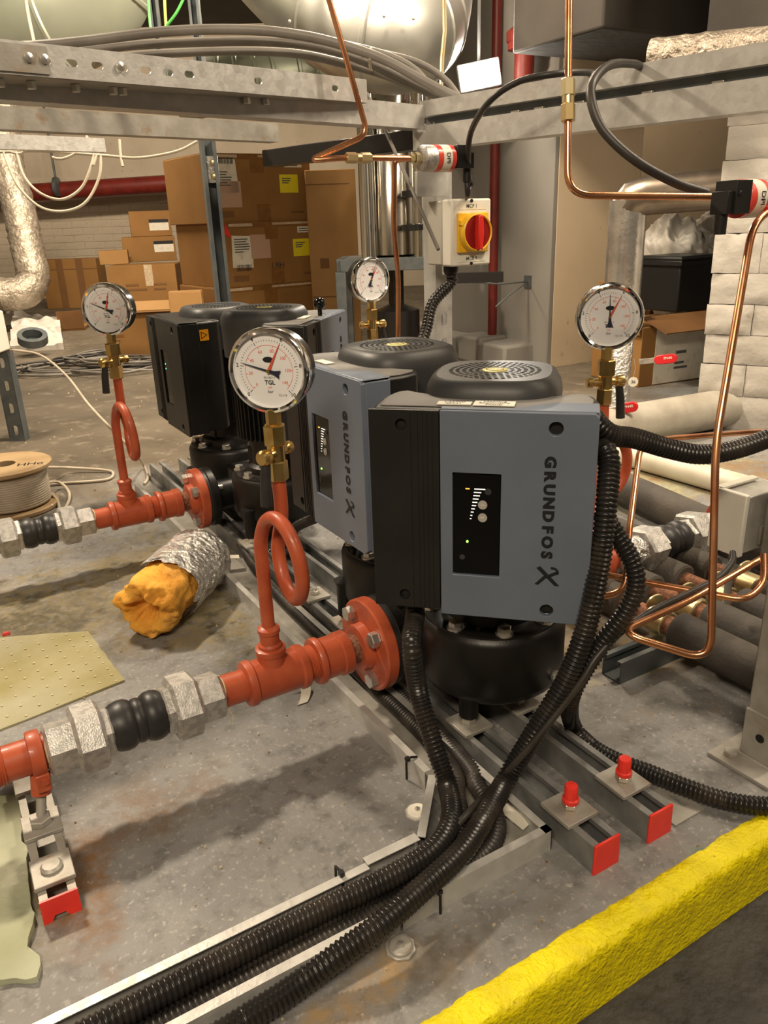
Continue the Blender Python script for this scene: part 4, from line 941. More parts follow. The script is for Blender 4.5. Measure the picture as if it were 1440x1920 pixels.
# left beams along X
def xbeam(y, z, x0, x1, label, m='galv', sc=1.):
    a_ = math.radians(13); dx = V((math.cos(a_), math.sin(a_), 0)); nx = V((-dx.y, dx.x, 0)); b_ = V((x1, y, z))-nx*.0205*sc
    q = MB(); strut(q, b_-dx*(x1-x0), b_, nx, sc); return tag(obj('frame_beam', q, m), label, 'steel beam', 'beams of the overhead frame')
xbeam(1.405, .928, -.9, .925, 'galvanised channel beam overhead, just below the cable tray rail')
# slotted tray rail on top, an angle with slots
t = thing('tray_rail', (.3, 1.33, .95), 'slotted galvanised tray rail lying on top of the overhead beams at left', 'tray rail')
A_, B_ = V((.775, 1.335, .9585)), V((.158, 1.13, .9425)); du = (A_-B_).normalized(); TB = A_-du*1.75; TF = frame(TB, du, (0, 0, 1)); tn = TF.col[2].xyz      # u along, v up, w towards camera
L_ = 1.75; o_ = (A_-B_).length; x0_ = L_-o_
q = MB(); hs = [[(y, x) for x, y in slot(0, x0_+.02+i*.036, .0085, .017)][::-1] for i in range(8)]+[[(y, x) for x, y in slot(0, x0_+.40+i*.17, .009, .016)][::-1] for i in range(2)]
q.plate([(0, -.018), (L_, -.018), (L_, .018), (0, .018)], hs, TF, .002); q.box((L_/2, .0175, -.006), (L_, .0025, .012), TF); obj('rail_side', q, 'galv', t)
q = MB(); q.box((L_/2, -.0175, -.075), (L_, .002, .15), TF); obj('tray_bottom', q, 'galv_dull', t)
q = MB(); q.box((x0_+.01, 0, .0035), (.10, .030, .002), TF); obj('splice_plate', q, 'galv_dull', t)
for i, xx in enumerate((-.01, .035, .055, .16)): q = MB(); q.lathe([(.006, 0), (.0055, .0025), (0, .004)], TF @ V((x0_+xx, .001, .0045)), tn, 12); obj('bolt', q, 'bolt_zinc', t)
for i, xx in enumerate((.01, .05, .11, .165, .18, .40, .44)): q = MB(); hexn(q, TF @ V((x0_+xx, -.0185, -.03)), TF @ V((x0_+xx, -.028, -.03)), .0062); obj('hex_nut', q, 'bolt_zinc', t)
xbeam(1.98, .955, -.6, .88, 'galvanised channel beam overhead, second from the camera side', 'galv_dull')
xbeam(2.58, .975, -.6, .60, 'pale channel beam overhead at far left, third from the camera side', 'galv', .9)
# far post with clip
pf = D(399, 430, 2.25); t = thing('frame_post', (pf.x, pf.y, 0), 'dark slotted post standing in front of the carton stack', 'steel post', 'posts of the overhead frame')
q = MB(); strut(q, V((pf.x, pf.y, 0))+EY*.03, V((pf.x, pf.y, .972))+EY*.03, (EX*.35-EY).normalized()); obj('channel', q, 'strut_slate', t)
p = D(398, 318, 2.2); F = frame(p, EX, (0, 0, 1)); q = MB(); q.plate([(-.019, -.035), (.019, -.035), (.019, .035), (-.019, .035)], [], F, .004); cp = obj('clip_plate', q, 'foil_smooth', t, bevel=.001)
for s_ in (-1, 1): q = MB(); q.lathe([(.009, 0), (.009, .004), (.006, .006), (0, .006)], F @ V((.004, s_*.018, -.004 if F.col[2].xyz.dot(EY) > 0 else .004)), -EY, 12); obj('clip_bolt', q, 'brass_dull', cp)
# ================================================================== ISOLATOR SWITCH ON THE POST
yf = 1.285; c = Yp(884, 436, yf); W_, HH = .094, .122
t = thing('isolator_switch', (c.x, yf+.04, c.z-HH/2), 'cream isolator box with round red and yellow rotary switch on the post', 'isolator switch')
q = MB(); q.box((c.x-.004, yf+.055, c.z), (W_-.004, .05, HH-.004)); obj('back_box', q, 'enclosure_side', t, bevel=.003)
q = MB(); q.box((c.x, yf+.0165, c.z), (W_, .033, HH)); obj('front_cover', q, 'enclosure', t, bevel=.004)
FI = frame((c.x, yf, c.z), (1, 0, 0), (0, 0, 1))      # w = -Y
q = MB(); q.prism([(-.036, -.036), (.036, -.036), (.036, .036), (-.036, .036)], FI, .007); obj('yellow_plate', q, 'switch_yellow', t, bevel=.002)
q = MB(); q.lathe([(.036, .007), (.036, .010), (.0345, .020), (.0325, .022), (.0305, .0205), (.0305, .010)], FI.translation, (0, -1, 0), 40); q.box((-.032, .018, .012), (.008, .008, .008), FI); rk = obj('yellow_ring', q, 'switch_yellow', t)
q = MB(); q.lathe([(.0305, .015), (.0305, .019), (0, .019)], FI.translation, (0, -1, 0), 36); kn = obj('red_dial', q, 'switch_red', t)
q = MB(); q.prism([(-.005, -.031), (.005, -.031), (.007, 0), (.005, .031), (-.005, .031), (-.007, 0)], FI @ Matrix.Translation((0, 0, .018)), .013); obj('switch_handle', q, 'switch_red_light', kn, bevel=.002)
for nm, yy in (('MCP 1', .0475), ('MCB 9', -.0475)):
    q = MB(); q.prism([(-.034, yy-.006), (.034, yy-.006), (.034, yy+.006), (-.034, yy+.006)], FI, .0006); lb = obj('name_label', q, 'label_white', t, sm=0)
    q = MB(); text(q, nm, .0095, FI @ Matrix.Translation((0, yy, .0009)), bold=.005); obj('label_print', q, 'strut_slate', lb, sm=0)
for yy in (.057, -.0565):
    q = MB(); q.lathe([(.0035, 0), (.003, .0012), (0, .0012)], FI @ V((0, yy, 0)), (0, -1, 0), 12); obj('cover_screw', q, 'hole_dark', t)
q = MB(); q.lathe([(.014, 0), (.015, -.004), (.015, -.012), (.012, -.018)], (c.x-.024, yf+.035, c.z-HH/2+.002), (0, 0, 1), 16); obj('cable_gland', q, 'black_plastic', t)
cl_ = V((c.x-.024, yf+.035, c.z-HH/2-.012))
conduit([cl_, cl_+V((0, 0, -.02)), Yp(812, 568, yf+.03), Yp(800, 615, yf+.02), Yp(788, 650, yf+.01), Yp(776, 690, yf+.01)], .0118, 'conduit', 'corrugated conduit hanging below the isolator switch', .0072)
q = MB(); p = Yp(820, 345, 1.365); q.box((p.x-.012, 1.366, p.z), (.075, .008, .045)); tag(obj('fixing_bracket', q, 'galv', bevel=.001), 'small galvanised bracket plate above the isolator switch', 'bracket')
# ================================================================== DIFFERENTIAL PRESSURE SENSORS
def sensor(y, pxs, label, flip=1):
    """axis along X at depth plane y; pxs: (nut, body start, red start, label start, red end, connector end) x positions in metres, z"""
    x, z = pxs; s = flip
    t = thing('pressure_sensor', (x, y, z-.025), label, 'sensor', 'red and white pressure sensors')
    def L_(prof, m, nm, n=28): q = MB(); q.lathe([(r, h*1.) for r, h in prof], (x, y, z), (s, 0, 0), n); return obj(nm, q, m, t)
    q = MB(); hexn(q, (x-s*.012, y, z), (x, y, z), .010); hexn(q, (x-s*.022, y, z), (x-s*.013, y, z), .0075); obj('hex_nut', q, 'brass_dull', t)
    L_([(.012, 0), (.021, .002), (.022, .005), (.022, .028)], 'zinc_cast', 'steel_body'); L_([(.0225, .026), (.0225, .036)], 'sensor_red', 'red_band')
    lb = L_([(.0227, .036), (.0227, .055)], 'label_white', 'paper_label'); L_([(.0225, .055), (.0225, .064), (.02, .066)], 'sensor_red', 'red_band')
    q = MB()
    for i, chh in enumerate('DPI'):
        a = -.1-i*.42; q2 = frame((x+s*.046, y+.0229*math.sin(a+PI), z+.0229*math.cos(a+PI)*-1 if False else z+.0229*math.cos(a+PI+PI)), (0, -math.cos(a), -math.sin(a)), (s, 0, 0)) if False else None
    F = frame((x+s*.0455, y-.0231, z), (0, 0, -1), (s, 0, 0))
    text(q, 'DPI', .0115, F if F.col[2].xyz.y < 0 else F @ Matrix.Rotation(PI, 4, 'X'), bold=.01); obj('label_print', q, 'print_black', lb, sm=0)
    q = MB(); q.box((x+s*.0805, y-.006, z+.002), (.029, .03, .038)); q.box((x+s*.099, y-.006, z-.004), (.012, .024, .026)); q.cyl((x+s*.098, y-.006, z-.014), (x+s*.098, y-.006, z-.040), .0075, n=14); q.cyl((x+s*.088, y-.0215, z+.006), (x+s*.088, y-.0225, z+.006), .003, n=10); obj('plug_connector', q, 'black_plastic', t, bevel=.002)
    return t
s1 = Yp(788, 297, 1.262); sensor(1.262, (s1.x, s1.z), 'red and white pressure sensor left, just above the isolator switch')
s2 = D(1424, 372, .985); sensor(s2.y, (s2.x+.020, s2.z), 'red and white pressure sensor cut by the right edge', -1)
def copper(pts, r, rad, label):
    q = MB(); q.tube(fillet(pts, rad, 8), r, 12); return tag(obj('copper_tube', q, 'copper', sm=60), label, 'copper tube', 'thin copper capillary tubes')
def fitting(p, d, label):
    d = V(d).normalized(); t = thing('brass_fitting', p, label, 'fitting'); p = V(p)
    for a, b_ in ((-.024, -.004), (.004, .024)): q = MB(); hexn(q, p+d*a, p+d*b_, .0088); obj('hex_nut', q, 'brass_dull', t)
    q = MB(); q.cyl(p-d*.006, p+d*.006, .0075, n=12); obj('fitting_body', q, 'brass_dull', t)
e1 = V((s1.x-.02, 1.262, s1.z))
copper([D(600, -60, 1.22), D(690, 252, 1.33), D(578, 302, 1.30), e1+V((-.14, 0, 0)), e1], .0048, .022, 'copper tube dropping from top centre to the left pressure sensor')
fitting(e1+V((-.105, 0, 0)), (1, 0, 0), 'brass compression fitting on the left copper tube')
copper([e1+V((-.002, .012, 0)), Yp(740, 300, 1.28), Yp(738, 420, 1.29), Yp(747, 520, 1.30), Yp(745, 720, 1.30)], .0048, .03, 'copper tube dropping behind the second pump from the left sensor')
copper([D(1067, -60, .93), D(1064, 366, .95), s2+V((.025, -.012, .0))], .0045, .03, 'copper tube dropping at upper right then turning towards the right sensor')
fitting(D(1065, 188, .94), D(1065, 100, .93)-D(1065, 300, .95), 'dull compression fitting on the upper right copper tube')
copper([s2+V((.03, -.016, -.006)), D(1412, 415, .95), D(1342, 830, .93), D(1333, 1240, .95), D(1160, 1186, .97), D(1290, 1128, 1.05), D(1432, 1045, 1.12)], .0047, .032, 'long copper tube hanging from the right sensor down to a floor-level loop')
copper([D(1440, 808, 1.45), D(1250, 822, 1.3), D(1200, 838, 1.24), D(1178, 1010, 1.12), D(1172, 1112, 1.1), D(1100, 1122, 1.1)], .0047, .025, 'copper tube bending down beside the red coil right of the nearest pump')
copper([D(1110, 1072, 1.16), D(1200, 1090, 1.13), D(1400, 1126, 1.06), D(1433, 1095, 1.08), D(1432, 1040, 1.1)], .0047, .025, 'copper tube running low behind the corrugated conduit bundle at right')
# black cables of the sensors
pc = V((s1.x+.098, 1.256, s1.z-.04))
cable('black_cable', [pc, pc+V((.002, 0, -.02)), Yp(876, 366, 1.29), Yp(884, 340, 1.30), Yp(878, 300, 1.24), Yp(884, 245, 1.2), D(920, 188, 1.25), D(975, 152, 1.22), D(1040, 139, 1.2), D(1100, 136, 1.24), D(1150, 145, 1.36), D(1170, 170, 1.42)], .0052, 'cable_black', 'black cable rising from the left sensor over the overhead beam', group='thin cables')
cable('black_cable', [D(1250, 175, 1.3), D(1205, 128, 1.2), D(1178, 119, 1.12), D(1142, 123, 1.02), D(1114, 150, .97), D(1108, 185, .96), D(1130, 243, .96), D(1190, 300, .96), D(1265, 342, .97), D(1325, 362, .98)], .0058, 'cable_black', 'black cable looping over the right beam to the right sensor', group='thin cables')
# ================================================================== JUNCTION BOX AT RIGHT
a = Xp(1342, 912, 1.035); b_ = Xp(1400, 934, 1.035); zt_ = (a.z+b_.z)/2; hb = .098
t = thing('junction_box', (1.07, (a.y+b_.y)/2, zt_-hb), 'white-fronted steel junction box beside the lower right post', 'junction box')
ym, wy = (a.y+b_.y)/2, abs(a.y-b_.y)
q = MB(); q.box((1.09, ym, zt_-hb/2-.002), (.10, wy-.004, hb-.004)); obj('steel_case', q, 'galv', t, bevel=.002)
q = MB(); q.box((1.037, ym, zt_-hb/2), (.010, wy+.004, hb+.004)); obj('front_lid', q, 'enclosure', t, bevel=.002)
q = MB(); q.box((1.08, ym+wy/2-.006, zt_+.0015), (.09, .014, .004)); obj('top_flange', q, 'enclosure', t, bevel=.001)
q = MB(); q.box((1.09, ym-wy/2-.001, zt_-hb*.75), (.02, .004, .03)); q.cyl((1.06, ym, zt_-hb-.10), (1.06, ym, zt_-hb), .006, n=12); obj('support_stem', q, 'galv_dull', t)
q = MB(); q.box((1.105, ym-wy/2-.018, zt_-.02), (.045, .03, .17)); obj('mounting_channel', q, 'galv_dull', t, bevel=.003)
# ================================================================== LAGGED PIPES AT RIGHT FLOOR
t0 = thing('floor_channel', (1.2, .80, 0), 'short dark channel on the floor carrying the clamped lagged pipes', 'steel channel')
q = MB(); strut(q, (.905, .80, 0), (1.75, .80, 0), (0, 0, 1)); obj('channel', q, 'strut_slate', t0)
t1 = thing('floor_channel', (1.4, 1.16, 0), 'dusty channel on the floor behind the right bellows', 'steel channel')
q = MB(); strut(q, (1.22, 1.10, 0), (2.0, 1.10, 0), (0, 0, 1)); obj('channel', q, 'galv_dull', t1)
q = MB(); q.box((1.35, 1.10, .044), (.05, .05, .006)); obj('clamp_plate', q, 'galv_dull', t1)
names = ('first lagged pipe from the left in the clamped floor row at right', 'second lagged pipe from the left in the clamped floor row', 'third lagged pipe from the left in the clamped floor row', 'rightmost lagged pipe in the clamped floor row')
for i in range(4):
    x = 1.020+i*.083; t = thing('lagged_pipe', (x, .8, 0), names[i], 'pipe', 'black lagged pipes at right')
    q = MB(); q.rcyl((x, .10, .075), (x, .765, .075), .033, .004, 20); obj('lagging', q, 'lagging_black', t)
    q = MB(); q.rcyl((x, .885, .075), (x, 1.9, .075), .031, .004, 20); obj('lagging', q, 'lagging_black', t)
    q = MB(); q.cyl((x, .75, .075), (x, .90, .075), .017, n=18); obj('bare_pipe', q, 'rust_thread', t)
    q = MB(); q.rcyl((x, .785, .075), (x, .822, .075), .0235, .002, 20); q.box((x, .803, .055), (.012, .03, .05)); cl = obj('pipe_clip', q, 'brass_dull', t)
    q = MB(); q.lathe([(.017, 0), (.017, .003), (.008, .006), (.006, .010)], (x+.012, .826, .098), (.2, .9, .25), 16); obj('clip_washer', q, 'brass_dull', cl)
def floor_pipe(p0, p1, r, m, label):
    q = MB(); q.rcyl(p0, p1, r, .004, 22); return tag(obj('floor_pipe', q, m), label, 'pipe')
a, b_ = Zp(1165, 850, .035), Zp(1400, 915, .035); floor_pipe(a+(a-b_)*.6, b_+(b_-a)*.3, .034, 'white_pipe', 'smooth cream pipe lying on the wet floor at right')
a, b_ = Zp(1150, 905, .05), Zp(1310, 978, .05); floor_pipe(a+(a-b_)*1.2, b_+(b_-a)*.8, .042, 'lagging_black', 'black lagged pipe behind the right bellows and copper tubes')
# ================================================================== SILVER LAGGED RISER, VALVES
vb = Zp(1150, 778, 0); ctr = V((vb.x, vb.y, 0)); rr_ = .066
ztp = Yp(1180, 375, ctr.y).z
t = thing('foil_lagged_riser', ctr, 'shiny silver lagged riser pipe with mitred elbow behind the right gauge', 'pipe')
q = MB(); vs = []
q.lathe([(rr_*.96, .40), (rr_, .41), (rr_, ztp)], ctr, (0, 0, 1), 32); obj('riser_jacket', q, 'foil_smooth', t)
hd = (D(1440, 356, 2.58)-V((ctr.x, ctr.y, ztp))); hd.z = .02; hd.normalize()
q = MB(); q.tube([V((ctr.x, ctr.y, ztp-.03)), V((ctr.x, ctr.y, ztp+.0))+hd*.02, V((ctr.x, ctr.y, ztp+.01))+hd*.07, V((ctr.x, ctr.y, ztp+.01))+hd*1.3], [rr_, rr_*1.02, rr_, rr_], 32); obj('elbow_jacket', q, 'jacket_brown', t)
q = MB(); q.lathe([(.05, .30), (.058, .31), (.058, .335), (.045, .34), (.04, .36), (.05, .37), (.06, .385), (.06, .405)], ctr, (0, 0, 1), 24); obj('valve_body', q, 'stainless', t)
q = MB(); q.lathe([(.05, .0), (.058, .02), (.052, .15), (.056, .29), (.05, .305)], ctr, (0, 0, 1), 24); obj('lower_jacket', q, 'foil', t)
def lever(p, d, L_, label):
    p = V(p); d = V(d).normalized(); th = thing('valve_lever', p, label, 'valve lever', 'red valve levers')
    q = MB(); F = frame(p, d, (0, 0, 1)); q.box((L_*.22, 0, 0), (L_*.5, .020, .006), F); obj('steel_arm', q, 'bolt_zinc', th, bevel=.001)
    q = MB(); q.prism(slot(0, 0, .034, L_*.62), F @ Matrix.Translation((L_*.68, 0, -.006)) @ Matrix.Rotation(PI/2, 4, 'Z'), .012); sl = obj('red_sleeve', q, 'lever_red', th, bevel=.003)
    q = MB(); fw = F @ Matrix.Translation((L_*.74, .004, .0065 if F.col[2].xyz.dot(FWD) < 0 else -.0065)); 
    if F.col[2].xyz.dot(FWD) > 0: fw = fw @ Matrix.Rotation(PI, 4, 'X')
    text(q, 'PN40', .013, fw, bold=.01); obj('sleeve_print', q, 'label_white', sl, sm=0)
    return th
lever(D(1200, 678, 2.95), D(1262, 672, 2.9)-D(1200, 678, 2.95), .135, 'red valve lever above the round white tag on the silver riser')
lever(D(1128, 772, 2.6), D(1190, 762, 2.55)-D(1128, 772, 2.6), .12, 'red valve lever just right of the nearest pump top')
p = D(1187, 716, 2.85); q = MB(); q.lathe([(.018, 0), (.018, .002), (0, .002)], p, -EY, 20); tg = tag(obj('valve_tag', q, 'label_white'), 'round white numbered tag hanging from the silver riser valve', 'tag')
q = MB(); q.tube([p+V((0, 0, .016)), p+V((.006, .0, .05)), p+V((-.004, 0, .085))], .0012, 6); obj('tag_chain', q, 'bolt_zinc', tg)
q = MB(); text(q, '36', .016, frame(p-EY*.003, EX, (0, 0, 1)), bold=.01); obj('tag_print', q, 'print_black', tg, sm=0)
a, b_ = Zp(1155, 800, .07), Zp(1330, 770, .07); floor_pipe(a-(b_-a)*.25, b_+(b_-a)*.3, .068, 'grey_pipe', 'thick grey lagged pipe on the floor below the printed carton')
# ================================================================== CARTONS
def carton(base, w_, d_, h, yaw, label, m='cardboard', group=None, parts=True, tape=True, name='carton', seam=True):
    """base: front-left corner is local (-w/2, 0); local -y faces the front"""
    B = V(base); t = thing(name, B, label, 'cardboard box', group); M = rotz(yaw, B)
    q = MB(M); q.box((0, d_/2, h/2), (w_, d_, h)); obj('box_body', q, m, t, bevel=.004)
    if seam:
        q = MB(M); q.box((0, d_*.25-.001, h+.001), (w_-.004, d_*.5-.006, .003)); obj('top_flap', q, m, t); q = MB(M); q.box((0, d_*.75+.001, h+.001), (w_-.004, d_*.5-.006, .003)); obj('top_flap', q, m, t)
    if tape:
        q = MB(M); q.box((0, -.0008, h*.82), (.05, .0016, h*.36)); obj('tape_strip', q, 'tape', t); q = MB(M); q.box((0, d_/2, h+.0035), (.05, d_, .0016)); obj('tape_strip', q, 'tape', t)
    return t, M
def sticker(t, M, x, z, w_, h, m, name='paper_label', y=0., rot=0.):
    q = MB(); q.prism([(-w_/2, -h/2), (w_/2, -h/2), (w_/2, h/2), (-w_/2, h/2)], M @ frame((x, y-.0004, z), (1, 0, 0), (0, 0, 1)) @ Matrix.Rotation(rot, 4, 'Z'), .0012); return obj(name, q, m, t, sm=0)
def bars(par, M, x, z, w_, h, n, y=0.):
    q = MB()
    for i in range(n):
        ww = w_/n*random.uniform(.3, .75); q.box((x-w_/2+(i+.5)*w_/n, y-.0022, z), (ww, .001, h), M)
    o = obj('barcode', q, 'print_black', par, sm=0); return o
def lines(par, M, x, z, w_, n, hh, y=0., m='strut_slate'):
    q = MB()
    for i in range(n): ww = w_*random.uniform(.5, 1.); q.box((x-(w_-ww)/2, y-.0022, z-i*hh), (ww, .001, hh*.45), M)
    return obj('label_print', q, m, par, sm=0)
# the big stack in the middle: front face from x=412 to 595 px
sd = 4.5; fl_ = D(404, 480, sd); yawS = .10; wS = .60
while True:
    e_ = fl_+V((math.cos(yawS), math.sin(yawS), 0))*wS-CAM
    if 720+FPX*e_.dot(RT)/e_.dot(FWD) >= 597: break
    wS += .005
midS = fl_+V((math.cos(yawS), math.sin(yawS), 0))*wS/2; sx_ = V((math.cos(yawS), math.sin(yawS), 0)); sy_ = V((-sx_.y, sx_.x, 0))
zs = [0, D(500, 540, sd).z, D(500, 416, sd).z, D(500, 288, sd).z]
labs = ('bottom carton of the tall taped stack behind the dark pump', 'middle carton of the tall stack with yellow label and torn paper labels', 'top carton of the tall stack with barcode label and yellow label')
for i in range(3):
    off = (.0, .035, -.015)[i]; b0_ = V((midS.x, midS.y, zs[i]))+sx_*off+sy_*(.02 if i == 2 else 0)
    t, M = carton(b0_, wS+(.02, .05, .0)[i], .55, zs[i+1]-zs[i]-.002, yawS, labs[i], 'cardboard', 'cartons in the tall taped stack', tape=False)
    h = zs[i+1]-zs[i]; w0 = wS
    for bc_, bs_ in (((-.01, -.0012, h*.86), (.085, .002, h*.26)), ((.015, -.0012, h*.14), (.085, .002, h*.26)), ((0, -.0010, h*.965), (w0*.96, .0016, .03))): q = MB(M); q.box(bc_, bs_); obj('tape_strip', q, 'tape', t, sm=0)
    for bc_, bs_ in (((w0*.20, -.0022, h*.97), (w0*.4, .001, .012)), ((-w0*.3, -.0022, h*.965), (w0*.22, .001, .016))): q = MB(M); q.box(bc_, bs_); obj('tape_gleam', q, 'tape_clear_gleam', t, sm=0)  # pale strips painted as the gleam along the tape
    if i:
        lb = sticker(t, M, -w0*.30, h*.55+(.05 if i == 2 else 0), .135, h*.5, 'paper', rot=(.06 if i == 2 else -.05)); bars(lb, M, -w0*.30, h*.55+(.13 if i == 2 else -.09), .10, .035, 14); lines(lb, M, -w0*.3, h*.55+(.07 if i == 2 else .07), .10, 6, .014)
        s_ = sticker(t, M, -w0*.30+(.02 if i == 2 else .12), h*.42 if i == 2 else h*.62, .13, h*.38, 'cardboard_light', 'peeled_label'); s_.data.materials[0] = MATS['paper_pink'] if 'paper_pink' in MATS else MATS['cardboard_light']
        yl = sticker(t, M, w0*.28, h*.57, .125, .10, 'label_yellow', 'yellow_label'); lines(yl, M, w0*.265, h*.57+.028, .07, 3, .012)
        wl = sticker(t, M, w0*.33, h*.86, .12, .035, 'paper'); lines(wl, M, w0*.33, h*.86+.005, .1, 2, .012)
        sb = sticker(t, M, -w0*.33, h*.13, .10, .035, 'cardboard_dark', 'handling_marks'); lines(t, M, w0*.36, h*.14, .11, 1, .02, m='cardboard_dark')
    if i == 1:
        q = MB(M); q.prism([(0, 0), (.045, -.02), (.012, .065)], M.inverted() @ (M @ frame((-w0*.455, -.003, h*.83), (1, 0, 0), (0, 0, 1))), .002); obj('red_tag', q, 'red_plastic', t, sm=0)
        q = MB(); text(q, 'LBH', .05, M @ frame((.02, -.002, h*.30), (1, 0, 0), (0, 0, 1)), bold=-.01); obj('scribble', q, 'print_black', t, sm=0)
# upright flat cardboard right of the stack
a = D(602, 640, 5.0); b_ = D(668, 640, 5.0); yw = math.atan2(b_.y-a.y, b_.x-a.x)
t, M = carton(V(((a.x+b_.x)/2, (a.y+b_.y)/2, 0)), .30, .10, 1.03, yw+.05, 'tall flat brown carton leaning right of the carton stack', 'cardboard_light', tape=False, seam=False)
sticker(t, M, -.06, .50, .055, .06, 'cardboard_dark', 'printed_square')
q = MB(M); q.box((-.02, -.001, .95), (.26, .002, .006)); q.box((.0, -.001, .30), (.29, .002, .008)); obj('fold_line', q, 'cardboard_dark', t, sm=0)
# cartons against the far wall, left
def cart_px(x0, x1, ytop, ybot, d, dep, label, m='cardboard', dyaw=0., tape=False, group='cartons by the far wall', zfloor=None, seam=True):
    a = D(x0, ybot, d); b_ = D(x1, ybot, d); tz = D((x0+x1)/2, ytop, d).z; z0 = zfloor if zfloor is not None else (a.z+b_.z)/2
    yw = math.atan2(b_.y-a.y, b_.x-a.x)+dyaw; w0 = math.hypot(b_.x-a.x, b_.y-a.y)
    return carton(V(((a.x+b_.x)/2, (a.y+b_.y)/2, z0)), w0, dep, tz-z0, yw, label, m, group, tape=tape, seam=seam)+(w0, tz-z0)
t, M, w0, h = cart_px(90, 196, 484, 590, 7.9, .22, 'flat square carton with two dark tape bands at far left', 'cardboard', -.06, zfloor=0, seam=False)
for x in (-.09, .11): q = MB(M); q.box((x*w0/.57, -.001, h/2), (.07, .002, h)); obj('tape_band', q, 'cardboard_dark', t, sm=0)
q = MB(M); q.box((0, -.0015, h*.80), (w0, .002, .008)); obj('fold_line', q, 'cardboard_dark', t, sm=0)
t, M, w0, h = cart_px(212, 336, 496, 575, 7.0, .4, 'crumpled printed carton sealed with clear tape below the labelled cartons', 'cardboard', .1, zfloor=0)
q = MB(M); q.box((.06, -.001, h*.8), (.07, .002, h*.42)); obj('tape_strip', q, 'tape_clear_gleam', t, sm=0); lines(t, M, -.05, h*.62, .2, 2, .04, m='cardboard_dark'); lines(t, M, .15, h*.62, .12, 2, .04, m='cardboard_dark')
zc_ = D(270, 496, 7.0).z
t, M, w0, h = cart_px(188, 240, 470, 490, 7.1, .2, 'small yellowish carton lid lying on the crumpled carton', 'cardboard_light', .25, zfloor=zc_+.004)
t, M, w0, h = cart_px(236, 331, 444, 492, 7.45, .4, 'carton with white and black label, middle of three stacked', 'cardboard', .28, zfloor=zc_+.004)
lb = sticker(t, M, w0*.28, h*.6, .18, .10, 'paper'); q = MB(M); q.box((w0*.28, -.002, h*.6+.035), (.18, .001, .03)); obj('label_band', q, 'print_black', lb, sm=0)
zd_ = D(283, 444, 7.45).z
t, M, w0, h = cart_px(248, 322, 396, 441, 7.5, .4, 'topmost far carton with white and black label', 'cardboard', .30, zfloor=zd_+.004)
lb = sticker(t, M, w0*.2, h*.45, .18, .10, 'paper'); q = MB(M); q.box((w0*.2, -.002, h*.45+.035), (.18, .001, .03)); obj('label_band', q, 'print_black', lb, sm=0)
t, M, w0, h = cart_px(218, 392, 584, 690, 4.75, .55, 'large open-topped carton standing on the floor behind the far left gauge', 'cardboard', .16, zfloor=0, group=None)
lines(t, M, .05, h*.7, .22, 4, .03, m='cardboard_dark'); lines(t, M, -w0*.4, h*.78, .06, 4, .03, m='cardboard_dark')
q = MB(M); q.box((0, .1, h+.03), (w0*.9, .16, .006), Matrix.Translation((0, 0, 0)) @ Matrix.Rotation(.25, 4, 'X')); obj('raised_flap', q, 'cardboard_light', t)
zx = D(330, 590, 5.0).z
t, M, w0, h = cart_px(324, 384, 545, 620, 4.12, .08, 'light carton with open flap left of the tall stack', 'cardboard_light', .1, zfloor=0, group=None)
t, M, w0, h = cart_px(118, 163, 612, 648, 6.2, .25, 'small open carton tray on the floor at far left', 'cardboard', .2, zfloor=0, seam=False)
q = MB(M); q.box((0, .0, h+.06), (w0, .006, .14), Matrix.Rotation(.2, 4, 'X')); obj('open_lid', q, 'cardboard_dark', t)
# printed carton at right, open flaps
a = Zp(1196, 727, 0); b_ = Zp(1318, 709, 0); yw = math.atan2(b_.y-a.y, b_.x-a.x); w0 = (b_-a).length; h = .265
t, M = carton((a+b_)/2, w0, .33, h, yw, 'open carton with pale printed front beside the white block wall', 'cardboard', tape=False, seam=False)
sticker(t, M, .035, h*.5, w0*.76, h*.96, 'paper', 'printed_panel'); lines(t, M, .06, h*.52, .10, 1, .03); lines(t, M, .06, h*.34, .11, 2, .022)
q = MB(M); q.box((.02, .05, h+.028), (w0*.98, .17, .005), Matrix.Translation((0, .0, 0)) @ Matrix.Rotation(.32, 4, 'X') @ Matrix.Translation((0, 0, -.02))); fp = obj('open_flap', q, 'cardboard_dark', t)
q = MB(M); q.box((-w0*.46, .13, h+.10), (.006, .26, .22), Matrix.Rotation(-.12, 4, 'Y')); obj('open_flap', q, 'cardboard', t)
